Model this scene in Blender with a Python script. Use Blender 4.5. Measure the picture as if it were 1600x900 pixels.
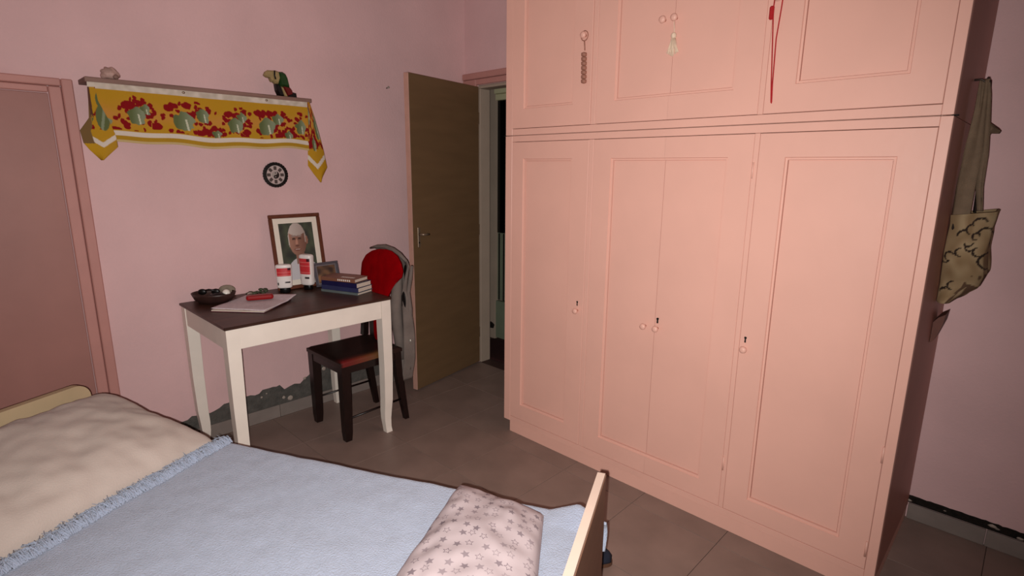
import bpy, bmesh, math, random
from mathutils import Vector, Matrix, noise

# ------------------------------------------------------------ scene, camera, light
for o in list(bpy.data.objects): bpy.data.objects.remove(o)
scene = bpy.context.scene
col = scene.collection
vs = scene.view_settings
vs.view_transform = 'Standard'; vs.look = 'None'; vs.gamma = 1.0; vs.use_curve_mapping = False
vs.exposure = 0.0

EYE = Vector((0, 0, 1.5))
YAW, PITCH, ROLL, FPX = 0.767163, 0.215144, -0.008893, 855.37
fw = Vector((math.cos(YAW)*math.cos(PITCH), math.sin(YAW)*math.cos(PITCH), -math.sin(PITCH)))
rt = Vector((math.sin(YAW), -math.cos(YAW), 0)); dn = fw.cross(rt)
rt2 = rt*math.cos(ROLL) + dn*math.sin(ROLL); dn2 = dn*math.cos(ROLL) - rt*math.sin(ROLL)
cam_data = bpy.data.cameras.new('camera'); cam_data.sensor_width = 36; cam_data.lens = FPX/1600*36; cam_data.clip_start = 0.02
cam = bpy.data.objects.new('camera', cam_data); col.objects.link(cam)
CM = Matrix((rt2, -dn2, -fw)).transposed().to_4x4(); CM.translation = EYE
cam.matrix_world = CM
scene.camera = cam

world = bpy.data.worlds.new('night'); scene.world = world; world.use_nodes = True
world.node_tree.nodes['Background'].inputs[0].default_value = (0.01, 0.012, 0.02, 1)
world.node_tree.nodes['Background'].inputs[1].default_value = 0.05

# the phone's own flash, a few centimetres from its lens: the only light in the dark room
FLASH_W = 232.0
fl = bpy.data.lights.new('phone_flash', 'SPOT'); fl.energy = FLASH_W; fl.color = (1.0, 0.965, 0.92)
fl.shadow_soft_size = 0.006; fl.spot_size = math.radians(134); fl.spot_blend = 1.0
flo = bpy.data.objects.new('phone_flash', fl); col.objects.link(flo)
FM = CM @ Matrix.Rotation(math.radians(6.5), 4, 'Y') @ Matrix.Rotation(math.radians(4), 4, 'X'); FM.translation = EYE - rt2*0.022 + dn2*0.020
flo.matrix_world = FM

# ------------------------------------------------------------ materials
def lin(c):
    return tuple((x/255/12.92 if x/255 <= 0.04045 else ((x/255+0.055)/1.055)**2.4) for x in c)
def new_mat(name):
    m = bpy.data.materials.new(name); m.use_nodes = True
    nt = m.node_tree; b = nt.nodes['Principled BSDF']
    return m, nt, b
def mat(name, rgb, rough=0.6, var=0.10, scale=8.0, bump=0.0, bscale=60.0, spec=0.3, metal=0.0, stretch=(1, 1, 1), sheen=0.0, detail=4.0, rgb2=None):
    """Procedural colour: base tone broken up by object-space noise, fine relief by a second noise."""
    m, nt, b = new_mat(name); N, L = nt.nodes, nt.links
    tc = N.new('ShaderNodeTexCoord'); mp = N.new('ShaderNodeMapping'); mp.inputs['Scale'].default_value = stretch
    L.new(tc.outputs['Object'], mp.inputs['Vector'])
    nz = N.new('ShaderNodeTexNoise'); nz.inputs['Scale'].default_value = scale; nz.inputs['Detail'].default_value = detail
    L.new(mp.outputs[0], nz.inputs['Vector'])
    cr = N.new('ShaderNodeValToRGB')
    c = lin(rgb); c2 = lin(rgb2) if rgb2 else None
    lo = c2 if c2 else tuple(max(0, x*(1-var)) for x in c); hi = c if c2 else tuple(min(1, x*(1+var)) for x in c)
    cr.color_ramp.elements[0].position = 0.3; cr.color_ramp.elements[1].position = 0.7
    cr.color_ramp.elements[0].color = (*lo, 1); cr.color_ramp.elements[1].color = (*hi, 1)
    L.new(nz.outputs['Fac'], cr.inputs['Fac']); L.new(cr.outputs['Color'], b.inputs['Base Color'])
    b.inputs['Roughness'].default_value = rough; b.inputs['Specular IOR Level'].default_value = spec
    b.inputs['Metallic'].default_value = metal
    if sheen: b.inputs['Sheen Weight'].default_value = sheen
    if bump:
        n2 = N.new('ShaderNodeTexNoise'); n2.inputs['Scale'].default_value = bscale; n2.inputs['Detail'].default_value = 3
        L.new(mp.outputs[0], n2.inputs['Vector'])
        bp = N.new('ShaderNodeBump'); bp.inputs['Strength'].default_value = bump; bp.inputs['Distance'].default_value = 0.01
        L.new(n2.outputs['Fac'], bp.inputs['Height']); L.new(bp.outputs[0], b.inputs['Normal'])
    return m
def painted(name, rough=0.6, spec=0.3, bump=0.0, bscale=300.0):
    """Flat print: colours come from a procedurally computed per-vertex attribute, grain from noise."""
    m, nt, b = new_mat(name); N, L = nt.nodes, nt.links
    at = N.new('ShaderNodeAttribute'); at.attribute_name = 'Col'
    nz = N.new('ShaderNodeTexNoise'); nz.inputs['Scale'].default_value = 120
    mx = N.new('ShaderNodeMix'); mx.data_type = 'RGBA'; mx.blend_type = 'MULTIPLY'; mx.inputs['Factor'].default_value = 0.18
    L.new(at.outputs['Color'], mx.inputs[6]); L.new(nz.outputs['Color'], mx.inputs[7]); L.new(mx.outputs[2], b.inputs['Base Color'])
    b.inputs['Roughness'].default_value = rough; b.inputs['Specular IOR Level'].default_value = spec
    if bump:
        n2 = N.new('ShaderNodeTexNoise'); n2.inputs['Scale'].default_value = bscale
        bp = N.new('ShaderNodeBump'); bp.inputs['Strength'].default_value = bump; bp.inputs['Distance'].default_value = 0.003
        L.new(n2.outputs['Fac'], bp.inputs['Height']); L.new(bp.outputs[0], b.inputs['Normal'])
    return m
M = {}
M['wall'] = mat('lilac_pink_wall_paint', (216, 178, 178), 0.75, 0.07, 2.2, 0.12, 90, 0.25)
M['wall_r'] = M['wall']
M['ceiling'] = mat('ceiling_paint', (225, 215, 212), 0.9, 0.03, 3)
M['tile'] = mat('brown_grey_floor_tile', (132, 111, 102), 0.42, 0.14, 5.0, 0.03, 40, 0.4, detail=6)
M['grout'] = mat('dark_grout', (52, 42, 38), 0.9, 0.1, 20)
M['skirt'] = mat('grey_skirting_tile', (128, 116, 110), 0.6, 0.10, 9, 0.05, 60)
M['plaster'] = mat('bare_grey_plaster', (84, 80, 76), 0.95, 0.25, 22, 0.5, 80)
M['plaster_dark'] = mat('mouldy_dark_plaster', (26, 20, 16), 0.95, 0.5, 40, 0.6, 90)
M['flake'] = mat('pale_paint_flake', (165, 150, 140), 0.9, 0.1, 40)
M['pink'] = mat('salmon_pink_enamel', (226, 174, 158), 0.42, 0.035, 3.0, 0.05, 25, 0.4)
M['pink_side'] = mat('shaded_pink_enamel', (184, 128, 114), 0.5, 0.06, 4, 0.05, 25, 0.3)  # wardrobe pink darkened: the side panels' shade is put into the colour
M['pink_in'] = mat('dark_wardrobe_inside', (70, 46, 40), 0.9, 0.05, 6)
M['pinktrim'] = mat('dull_pink_trim_enamel', (186, 132, 124), 0.5, 0.06, 5, 0.05, 30)
M['pinkdoor'] = mat('dull_pink_door_enamel', (160, 112, 104), 0.5, 0.06, 4, 0.05, 30)
M['black'] = mat('black_keyhole', (8, 6, 6), 0.8, 0.0)
M['brown_door'] = mat('brown_veneer_door', (112, 86, 60), 0.55, 0.08, 3, 0.03, 60, 0.3, stretch=(1, 1, 6))
M['door_edge'] = mat('pale_pink_door_edge', (190, 145, 130), 0.6, 0.08, 9)
M['brass'] = mat('dull_handle_metal', (150, 130, 112), 0.35, 0.05, 20, metal=0.6)
M['hall_wall'] = mat('hall_beige_wall', (168, 150, 134), 0.8, 0.06, 4, 0.1, 50)
M['hall_floor'] = mat('hall_floor', (70, 50, 46), 0.6, 0.1, 5)
M['mat_red'] = mat('dark_maroon_mat', (52, 22, 22), 0.95, 0.2, 60, 0.3, 200)
M['shutter'] = mat('cream_enamel', (205, 198, 160), 0.5, 0.05, 6)
M['green_panel'] = mat('pale_green_enamel', (120, 128, 108), 0.5, 0.08, 6)
M['dark_glass'] = mat('dark_window_glass', (6, 6, 7), 0.1, 0.0, spec=0.5)
M['white_paint'] = mat('cream_white_table_paint', (232, 221, 210), 0.5, 0.04, 9, 0.04, 60)
M['darkwood'] = mat('dark_stained_tabletop', (74, 44, 32), 0.4, 0.35, 5, 0.05, 40, 0.4, stretch=(1, 7, 7), rgb2=(42, 22, 16))
M['chairwood'] = mat('dark_mahogany', (24, 11, 9), 0.35, 0.25, 12, 0.03, 60, 0.45, stretch=(4, 4, 1))
M['seat'] = painted('dark_leather_seat', 0.4, 0.4)
M['red_cloth'] = mat('deep_red_cloth', (140, 1, 8), 0.95, 0.12, 12, 0.15, 300, 0.03)
M['grey_cloth'] = mat('grey_jacket_cloth', (116, 104, 98), 0.9, 0.12, 14, 0.2, 260, 0.15)
M['print'] = painted('printed_cloth', 0.85, 0.15, 0.3)
M['gloss_print'] = painted('printed_paper', 0.35, 0.4)
M['shelf_wood'] = mat('brown_shelf_board', (128, 98, 88), 0.6, 0.15, 6, 0.03, 50, stretch=(1, 8, 8))
M['framewood'] = mat('red_brown_frame_wood', (96, 52, 36), 0.4, 0.2, 10, 0.03, 80, stretch=(5, 5, 5))
M['pewter'] = mat('grey_blue_frame', (92, 88, 96), 0.4, 0.1, 20, metal=0.3)
M['matboard'] = mat('cream_mat_board', (226, 214, 200), 0.8, 0.02, 20)
M['white_plastic'] = painted('white_bottle_plastic', 0.3, 0.45)
M['black_plastic'] = mat('black_plastic_cap', (14, 12, 12), 0.35, 0.0)
M['paper'] = mat('paper_pages', (205, 190, 176), 0.85, 0.12, 120, stretch=(1, 1, 8))
M['bk_brown'] = mat('brown_book_cover', (126, 82, 64), 0.45, 0.1, 12)
M['bk_navy'] = mat('navy_book_cover', (26, 24, 66), 0.4, 0.1, 12)
M['bk_blue'] = mat('slate_blue_book_cover', (48, 50, 84), 0.4, 0.1, 12)
M['bk_teal'] = mat('grey_green_book_cover', (96, 104, 104), 0.4, 0.1, 12)
M['letter'] = mat('white_lettering', (226, 214, 204), 0.5, 0.02)
M['news'] = mat('newsprint', (206, 192, 196), 0.8, 0.14, 45, stretch=(1, 3, 1))
M['mag_red'] = mat('magazine_cover', (120, 40, 44), 0.4, 0.5, 14, rgb2=(40, 34, 70))
M['red_case'] = mat('red_leatherette', (138, 14, 18), 0.35, 0.08, 30)
M['bowlwood'] = mat('dark_brown_bowl', (54, 34, 30), 0.4, 0.25, 20, 0.05, 60)
M['trinket_green'] = mat('green_grey_trinket', (70, 76, 56), 0.5, 0.3, 80)
M['silver'] = mat('silver_trinket', (205, 200, 190), 0.3, 0.05, metal=0.5)
M['ceramic'] = mat('white_ceramic', (235, 228, 218), 0.25, 0.02)
M['grey_stone'] = mat('beige_grey_stone', (132, 118, 104), 0.8, 0.2, 40)
M['shell'] = mat('pink_grey_shell', (176, 142, 132), 0.5, 0.25, 60, 0.3, 120)
M['parrot_cream'] = mat('cream_paint', (150, 128, 88), 0.5, 0.15, 40)
M['parrot_green'] = mat('dark_green_paint', (30, 58, 26), 0.45, 0.2, 40)
M['parrot_black'] = mat('black_paint', (16, 14, 14), 0.45, 0.1, 40)
M['parrot_red'] = mat('dark_red_paint', (96, 20, 20), 0.45, 0.1, 40)
M['blanket'] = mat('light_blue_fleece', (160, 168, 188), 0.95, 0.06, 30, 0.6, 220, 0.1, sheen=0.35, stretch=(1, 1, 1))
M['pillow'] = mat('cream_pillowcase', (184, 169, 160), 0.9, 0.04, 5, 0.15, 240, 0.1, sheen=0.1)
M['sheet'] = mat('rose_bed_sheet', (196, 158, 152), 0.9, 0.06, 8, 0.15, 200, 0.1)
M['mattress'] = mat('mattress_ticking', (205, 190, 180), 0.9, 0.06, 10)
M['headboard'] = mat('yellow_cream_board', (180, 158, 126), 0.55, 0.10, 4, 0.03, 60)
M['footboard'] = mat('pale_beige_board', (218, 192, 176), 0.5, 0.05, 5, 0.02, 60)
M['footface'] = mat('shaded_board_brown', (120, 86, 68), 0.55, 0.10, 5, 0.03, 60, stretch=(1, 1, 4))  # footboard face darkened: grazing-flash shade put into the brown; legs share it
M['navy'] = mat('navy_slipper_cloth', (30, 34, 48), 0.9, 0.15, 60)
M['cream_lining'] = mat('cream_slipper_lining', (205, 178, 150), 0.9, 0.1, 50)
M['sole'] = mat('brown_slipper_sole', (92, 62, 46), 0.8, 0.1, 50)
M['red_cord'] = mat('red_cord', (170, 24, 30), 0.7, 0.1, 90)
M['bead'] = mat('brown_carved_bead', (156, 106, 90), 0.55, 0.2, 60)
M['tassel'] = mat('cream_tassel_thread', (226, 200, 176), 0.85, 0.1, 90)
M['bag'] = painted('printed_canvas', 0.85, 0.15, 0.3)
M['strap'] = mat('khaki_bag_strap', (112, 92, 74), 0.85, 0.12, 30, 0.2, 250)
M['bag_dark'] = mat('dark_bag_inside', (40, 30, 26), 0.9, 0.1, 20)
M['brown_flap'] = mat('brown_leather_pouch', (98, 58, 48), 0.6, 0.12, 20)
M['hook'] = mat('iron_hook', (70, 58, 52), 0.5, 0.1, 30, metal=0.5)

def star_material():
    m, nt, b = new_mat('star_print_cotton'); N, L = nt.nodes, nt.links
    def mth(op, a, c=None, cl=False):
        n = N.new('ShaderNodeMath'); n.operation = op; n.use_clamp = cl
        for i, x in enumerate((a, c)):
            if x is None: continue
            if isinstance(x, (int, float)): n.inputs[i].default_value = x
            else: L.new(x, n.inputs[i])
        return n.outputs[0]
    uv = N.new('ShaderNodeUVMap'); uv.uv_map = 'UVMap'
    mp = N.new('ShaderNodeMapping'); mp.inputs['Scale'].default_value = (26, 26, 1); L.new(uv.outputs[0], mp.inputs['Vector'])
    vo = N.new('ShaderNodeTexVoronoi'); vo.voronoi_dimensions = '2D'; vo.inputs['Scale'].default_value = 1; vo.inputs['Randomness'].default_value = 0.55
    L.new(mp.outputs[0], vo.inputs['Vector'])
    sub = N.new('ShaderNodeVectorMath'); sub.operation = 'SUBTRACT'; L.new(mp.outputs[0], sub.inputs[0]); L.new(vo.outputs['Position'], sub.inputs[1])
    sx = N.new('ShaderNodeSeparateXYZ'); L.new(sub.outputs[0], sx.inputs[0])
    sc = N.new('ShaderNodeSeparateColor'); L.new(vo.outputs['Color'], sc.inputs[0])
    ang = mth('ADD', mth('ARCTAN2', sx.outputs[1], sx.outputs[0]), mth('MULTIPLY', sc.outputs[0], 6.283))
    r = mth('SQRT', mth('ADD', mth('MULTIPLY', sx.outputs[0], sx.outputs[0]), mth('MULTIPLY', sx.outputs[1], sx.outputs[1])))
    seg = 2*math.pi/5
    bq = mth('ABSOLUTE', mth('SUBTRACT', mth('FLOORED_MODULO', ang, seg), seg/2))
    R_, rn = 0.34, 0.16; a36 = math.pi/5
    nx, ny = rn*math.sin(a36), R_-rn*math.cos(a36); ln = math.hypot(nx, ny); nx /= ln; ny /= ln
    d = mth('SUBTRACT', mth('MULTIPLY', r, mth('ADD', mth('MULTIPLY', mth('COSINE', bq), nx), mth('MULTIPLY', mth('SINE', bq), ny))), R_*nx)
    inside = mth('LESS_THAN', d, 0.0)
    core = mth('LESS_THAN', d, -0.045)
    hollow = mth('GREATER_THAN', sc.outputs[1], 0.5)
    ink = mth('MULTIPLY', mth('SUBTRACT', inside, mth('MULTIPLY', core, hollow)), mth('ADD', mth('MULTIPLY', sc.outputs[2], 0.35), 0.45))
    mx = N.new('ShaderNodeMix'); mx.data_type = 'RGBA'; L.new(ink, mx.inputs['Factor'])
    mx.inputs[6].default_value = (*lin((182, 166, 168)), 1); mx.inputs[7].default_value = (*lin((104, 90, 98)), 1)
    L.new(mx.outputs[2], b.inputs['Base Color']); b.inputs['Roughness'].default_value = 0.9; b.inputs['Specular IOR Level'].default_value = 0.1
    return m
M['stars'] = star_material()

# ------------------------------------------------------------ mesh helpers
class MB:
    def __init__(s): s.v, s.f, s.sm, s.c, s.uv = [], [], [], [], []
    def add(s, vs_, fs, smooth=False, cols=None, uvs=None):
        n = len(s.v); s.v += [tuple(p) for p in vs_]
        s.f += [tuple(i+n for i in f) for f in fs]; s.sm += [smooth]*len(fs)
        if cols is not None: s.c += cols
        if uvs is not None: s.uv += uvs
        return s
    def box(s, x0, x1, y0, y1, z0, z1, bev=0.0, X=None):
        bm = bmesh.new(); bmesh.ops.create_cube(bm, size=1)
        for v in bm.verts:
            v.co = Vector(((x0+x1)/2+v.co.x*(x1-x0), (y0+y1)/2+v.co.y*(y1-y0), (z0+z1)/2+v.co.z*(z1-z0)))
        if bev: bmesh.ops.bevel(bm, geom=bm.edges[:], offset=bev, segments=2 if bev > 0.004 else 1, affect='EDGES', profile=0.5)
        bm.verts.index_update()
        pts = [(X @ v.co) if X else v.co.copy() for v in bm.verts]
        s.add(pts, [[v.index for v in f.verts] for f in bm.faces]); bm.free(); return s
    def tube(s, pts, rad, n=8, smooth=True):
        pts = [Vector(p) for p in pts]
        if isinstance(rad, (int, float)): rad = [rad]*len(pts)
        V, F = [], []
        up = None
        for i, p in enumerate(pts):
            t = (pts[min(i+1, len(pts)-1)]-pts[max(i-1, 0)]).normalized()
            if up is None: up = Vector((0, 0, 1)) if abs(t.z) < 0.9 else Vector((1, 0, 0))
            a = t.cross(up).normalized(); b_ = a.cross(t).normalized(); up = b_
            for k in range(n):
                q = 2*math.pi*k/n; V.append(p+(a*math.cos(q)+b_*math.sin(q))*rad[i])
        for i in range(len(pts)-1):
            for k in range(n): F.append((i*n+k, i*n+(k+1) % n, (i+1)*n+(k+1) % n, (i+1)*n+k))
        F.append(tuple(range(n))[::-1]); F.append(tuple((len(pts)-1)*n+k for k in range(n)))
        return s.add(V, F, smooth)
    def lathe(s, prof, X, n=20, smooth=True, sx=1.0, sy=1.0):
        V, F = [], []
        for r, z in prof:
            for k in range(n):
                q = 2*math.pi*k/n; V.append(X @ Vector((r*sx*math.cos(q), r*sy*math.sin(q), z)))
        for i in range(len(prof)-1):
            for k in range(n): F.append((i*n+k, i*n+(k+1) % n, (i+1)*n+(k+1) % n, (i+1)*n+k))
        F.append(tuple(range(n))[::-1]); F.append(tuple((len(prof)-1)*n+k for k in range(n)))
        return s.add(V, F, smooth)
    def grid(s, fn, nu, nv, smooth=True, colfn=None, uvfn=None, wrap=False):
        V, F, Cc, U = [], [], [], []
        for j in range(nv+1):
            for i in range(nu+1):
                u, v = i/nu, j/nv; V.append(fn(u, v))
                if colfn: Cc.append((*lin(colfn(u, v)), 1))
                if uvfn: U.append(uvfn(u, v))
        w = nu+1
        for j in range(nv):
            for i in range(nu): F.append((j*w+i, j*w+i+1, (j+1)*w+i+1, (j+1)*w+i))
        return s.add(V, F, smooth, Cc if colfn else None, U if uvfn else None)
    def prism(s, poly, to3, d0, d1, smooth=False):
        """Extrude a 2D outline; to3(a, b, d) maps outline coordinates and depth to space."""
        n = len(poly); V = [to3(a, b_, d0) for a, b_ in poly]+[to3(a, b_, d1) for a, b_ in poly]
        F = [tuple(range(n))[::-1], tuple(range(n, 2*n))]
        F += [(i, (i+1) % n, n+(i+1) % n, n+i) for i in range(n)]
        return s.add(V, F, smooth)
    def blob(s, c, r, X=None, n=12, m=8, fn=None):
        prof = []
        V, F = [], []
        for i in range(m+1):
            th = math.pi*(0.02+0.96*i/m)
            for k in range(n):
                q = 2*math.pi*k/n
                d = Vector((math.sin(th)*math.cos(q), math.sin(th)*math.sin(q), -math.cos(th)))
                k_ = fn(d) if fn else 1.0
                p = Vector((d.x*r[0]*k_, d.y*r[1]*k_, d.z*r[2]*k_))
                if X: p = X @ p
                V.append(Vector(c)+p)
        for i in range(m):
            for k in range(n): F.append((i*n+k, i*n+(k+1) % n, (i+1)*n+(k+1) % n, (i+1)*n+k))
        F.append(tuple(range(n))[::-1]); F.append(tuple(m*n+k for k in range(n)))
        return s.add(V, F, True)
    def obj(s, name, m, parent=None, recalc=True):
        xs = [p[0] for p in s.v]; ys = [p[1] for p in s.v]; zs = [p[2] for p in s.v]
        o_ = Vector(((min(xs)+max(xs))/2, (min(ys)+max(ys))/2, min(zs)))
        me = bpy.data.meshes.new(name)
        me.from_pydata([Vector(p)-o_ for p in s.v], [], s.f)
        for p, q in zip(me.polygons, s.sm): p.use_smooth = q
        if s.c:
            a = me.color_attributes.new('Col', 'FLOAT_COLOR', 'POINT')
            a.data.foreach_set('color', [x for c_ in s.c for x in c_])
        if s.uv:
            ul = me.uv_layers.new(name='UVMap')
            for lp in me.loops: ul.data[lp.index].uv = s.uv[lp.vertex_index]
        if recalc:
            bm = bmesh.new(); bm.from_mesh(me); bmesh.ops.recalc_face_normals(bm, faces=bm.faces[:]); bm.to_mesh(me); bm.free()
        me.materials.append(M[m] if isinstance(m, str) else m); me.update()
        ob = bpy.data.objects.new(name, me); col.objects.link(ob)
        w = WORLD.get(parent.name, Vector()) if parent else Vector()
        ob.location = o_-w; WORLD[ob.name] = o_
        if parent: ob.parent = parent
        return ob
WORLD = {}
def thing(name, label, cat, loc, group=None, kind=None):
    e = bpy.data.objects.new(name, None); col.objects.link(e); e.location = loc; e.empty_display_size = 0.05
    WORLD[e.name] = Vector(loc)
    return tag(e, label, cat, group, kind)
def tag(o, label, cat=None, group=None, kind=None):
    o['label'] = label
    if cat: o['category'] = cat
    if group: o['group'] = group
    if kind: o['kind'] = kind
    return o
def struct(o, label, cat): return tag(o, label, cat, None, 'structure')
def T(x, y, z, rz=0.0): return Matrix.Translation((x, y, z)) @ Matrix.Rotation(rz, 4, 'Z')
def solid(o, t, off=0.0):
    md = o.modifiers.new('thickness', 'SOLIDIFY'); md.thickness = t; md.offset = off; return o
def nz3(x, y, z): return noise.noise(Vector((x, y, z)))
def mixc(a, b, t): t = max(0, min(1, t)); return tuple(a[i]*(1-t)+b[i]*t for i in range(3))
random.seed(7)

# ------------------------------------------------------------ room shell
YB, XR = 3.185, 2.79          # shelf wall, door wall
XL, YF, ZC = -2.0, -2.6, 3.0
DY0, DY1, DZ = 2.30, 3.045, 2.075    # doorway in the door wall
TW = 0.10                     # wall thickness at the doorway
GX, GY, TS = 2.01, 0.76, 0.40

floor = MB().box(XL, XR, YF, YB, -0.06, -0.004).obj('floor', 'grout'); struct(floor, 'brown grey tiled bedroom floor', 'floor')
tile_me = None
xs0 = [GX+TS*k for k in range(-11, 3)]; ys0 = [GY+TS*k for k in range(-9, 8)]
for x in xs0:
    for y in ys0:
        a0, a1, b0, b1 = max(x, XL), min(x+TS, XR), max(y, YF), min(y+TS, YB)
        if a1-a0 < 0.02 or b1-b0 < 0.02: continue
        full = a1-a0 > TS-1e-4 and b1-b0 > TS-1e-4
        if full and tile_me is not None:
            t = bpy.data.objects.new('tile', tile_me); col.objects.link(t); t.parent = floor
            t.location = Vector(((a0+a1)/2, (b0+b1)/2, -0.008))-WORLD['floor']
        else:
            t = MB().box(a0+0.0011, a1-0.0011, b0+0.0011, b1-0.0011, -0.008, 0.0, 0.0004).obj('tile', 'tile', floor)
            if full: tile_me = t.data
ceil = MB().box(XL, XR, YF, YB, ZC, ZC+0.06).obj('ceiling', 'ceiling'); struct(ceil, 'plain ceiling of the bedroom', 'ceiling')
wb = MB().box(XL, XR+TW, YB, YB+0.12, -0.06, ZC+0.06).obj('wall_back', 'wall'); struct(wb, 'lilac pink wall behind the shelf and the table', 'wall')
wr = MB()
wr.box(XR, XR+TW, YF, DY0, -0.06, ZC+0.06).box(XR, XR+TW, DY1, YB, -0.06, ZC+0.06).box(XR, XR+TW, DY0, DY1, DZ, ZC+0.06)
wr = wr.obj('wall_right', 'wall'); struct(wr, 'lilac pink wall with the doorway, behind the wardrobe', 'wall')
wl = MB().box(XL-0.1, XL, YF-0.1, YB+0.12, -0.06, ZC+0.06).obj('wall_left', 'wall'); struct(wl, 'lilac pink side wall out of view', 'wall')
wf = MB().box(XL, XR+TW, YF-0.1, YF, -0.06, ZC+0.06).obj('wall_front', 'wall'); struct(wf, 'lilac pink wall behind the viewer', 'wall')

# crumbled plaster along the foot of the shelf wall
top = [(-1.9, .10), (.62, .115), (.70, .131), (.786, .150), (.83, .146), (.9, .152), (.953, .176), (1.0, .170), (1.073, .184), (1.10, .178), (1.149, .176), (1.17, .192),
       (1.273, .200), (1.30, .165), (1.33, .172), (1.364, .182), (1.40, .176), (1.452, .205), (1.50, .235), (1.56, .262), (1.60, .28), (1.66, .265), (1.70, .215), (1.78, .18), (1.95, .16), (2.3, .13), (2.78, .11)]
def jag(pts, n, amp, seed):
    out = []
    for (a, b), (c, d) in zip(pts, pts[1:]):
        k = max(1, int(abs(c-a)/n))
        for i in range(k):
            t = i/k; out.append((a+(c-a)*t, b+(d-b)*t+amp*nz3((a+(c-a)*t)*37, seed, 0.3)))
    out.append(pts[-1]); return out
tp = jag(top, 0.018, 0.012, 1.7)
m = MB()
V = []; F = []
for i, (x, z) in enumerate(tp): V += [(x, YB-0.002, 0.0), (x, YB-0.002, z), (x, YB-0.0001, z+0.002)]
for i in range(len(tp)-1): F += [(3*i, 3*i+3, 3*i+4, 3*i+1), (3*i+1, 3*i+4, 3*i+5, 3*i+2)]
m.add(V, F); m.obj('crumbled_plaster', 'plaster', wb)['label'] = 'bare grey plaster where the paint has crumbled above the skirting'
for (x, z, r) in [(1.43, .20, .012), (1.33, .10, .02), (1.29, .115, .012), (1.16, .155, .008), (1.52, .245, .022), (1.56, .23, .016), (1.19, .17, .006)]:
    MB().blob((x, YB-0.004, z), (r, 0.003, r*0.8), n=7, m=4, fn=lambda d: 1+0.4*nz3(d.x*3, d.z*3, x*9)).obj('paint_flake', 'flake', wb)
# skirting tiles
def skirting(name, label, axis, at_, face, a0, a1, h, joint):
    root = thing(name, label, 'skirting', (at_ if axis == 'y' else (a0+a1)/2, at_ if axis == 'x' else (a0+a1)/2, 0), None, 'structure')
    k = joint
    while k > a0: k -= TS
    while k < a1:
        p, q = max(k, a0), min(k+TS, a1)
        if q-p > 0.02:
            if axis == 'x': MB().box(p+.001, q-.001, at_-0.012, at_-0.0025, 0.0, h, 0.002).obj('skirting_tile', 'skirt', root)
            else: MB().box(at_-0.014, at_-0.0025, p+.001, q-.001, 0.0, h, 0.002).obj('skirting_tile', 'skirt', root)
        k += TS
    return root
skirting('baseboard_back', 'grey tile skirting under the crumbled plaster behind the table', 'x', YB, -1, XL+0.01, XR-0.03, 0.078, 0.86)
skirting('baseboard_right', 'grey tile skirting on the wall to the right of the wardrobe', 'y', XR, -1, YF+0.01, 0.235, 0.072, -0.03)
# mouldy strip above the right skirting
m = MB(); V = []; F = []
n = 110
for i in range(n+1):
    y = -1.2+1.44*i/n
    V += [(XR-0.003, y, 0.072), (XR-0.003, y, 0.104+0.005*nz3(y*60, 3.1, 0)+0.004*nz3(y*14, 1, 0)), (XR-0.0001, y, 0.106+0.004*nz3(y*60, 3.1, 0))]
for i in range(n): F += [(3*i, 3*i+3, 3*i+4, 3*i+1), (3*i+1, 3*i+4, 3*i+5, 3*i+2)]
m.add(V, F).obj('mould_strip', 'plaster_dark', wr)['label'] = 'black mouldy gap between wall paint and skirting'
for y, z, r in [(.236, .082, .012), (.11, .089, .006), (-.045, .093, .016), (-.06, .088, .010), (-.16, .098, .014), (-.13, .08, .012), (-.2, .09, .015)]:
    MB().blob((XR-0.004, y, z), (0.003, r, r*0.45), n=7, m=4, fn=lambda d: 1+0.4*nz3(d.y*3, d.z*3, y*9)).obj('paint_flake', 'flake' if r > .01 else 'skirt', wr)

# pink door at the left of the shelf wall
d2 = thing('door_2', 'closed dull pink door with stepped casing beside the wall shelf', 'door', (-0.02, YB-0.01, 0), None, 'structure')
MB().box(-0.40, 0.392, YB-0.012, YB-0.0005, 0.006, 1.800, 0.002).obj('door_leaf', 'pinkdoor', d2)
for nm, a, b, dep in (('casing_inner', 0.395, 0.440, 0.020), ('casing_outer', 0.441, 0.482, 0.030)):
    zt = 1.803 if nm == 'casing_inner' else 1.832
    zt2 = 1.831 if nm == 'casing_inner' else 1.864
    MB().box(a, b, YB-dep, YB-0.0005, 0.0, zt2, 0.004).obj(nm, 'pinktrim', d2)
    MB().box(-0.008-b+0.0, a-0.001, YB-dep, YB-0.0005, zt, zt2, 0.004).obj(nm, 'pinktrim', d2)
    MB().box(-b, -a, YB-dep, YB-0.0005, 0.0, zt-0.001, 0.004).obj(nm, 'pinktrim', d2)

# doorway casing and open door leaf
tr = thing('trim_1', 'dull pink casing around the open doorway', 'door casing', (XR-0.015, 2.7, 0), None, 'structure')
MB().box(XR-0.022, XR-0.0005, DY1+0.002, YB-0.002, 0, 2.115, 0.003).obj('casing_side', 'pinktrim', tr)
MB().box(XR-0.022, XR-0.0005, DY0-0.09, DY0-0.002, 0, 2.115, 0.003).obj('casing_side', 'pinktrim', tr)
MB().box(XR-0.030, XR-0.0005, DY0-0.09, YB-0.002, 2.116, 2.158, 0.004).obj('casing_top_bead', 'pinktrim', tr)
MB().box(XR-0.020, XR-0.0005, DY0, DY1, 2.077, 2.115, 0.003).obj('casing_top', 'pinktrim', tr)
MB().box(XR+0.002, XR+TW-0.002, DY1-0.022, DY1-0.001, 0, DZ-0.022, 0.002).obj('jamb', 'hall_wall', tr)
MB().box(XR+0.002, XR+TW-0.002, DY0+0.001, DY0+0.022, 0, DZ-0.022, 0.002).obj('jamb', 'hall_wall', tr)
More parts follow.
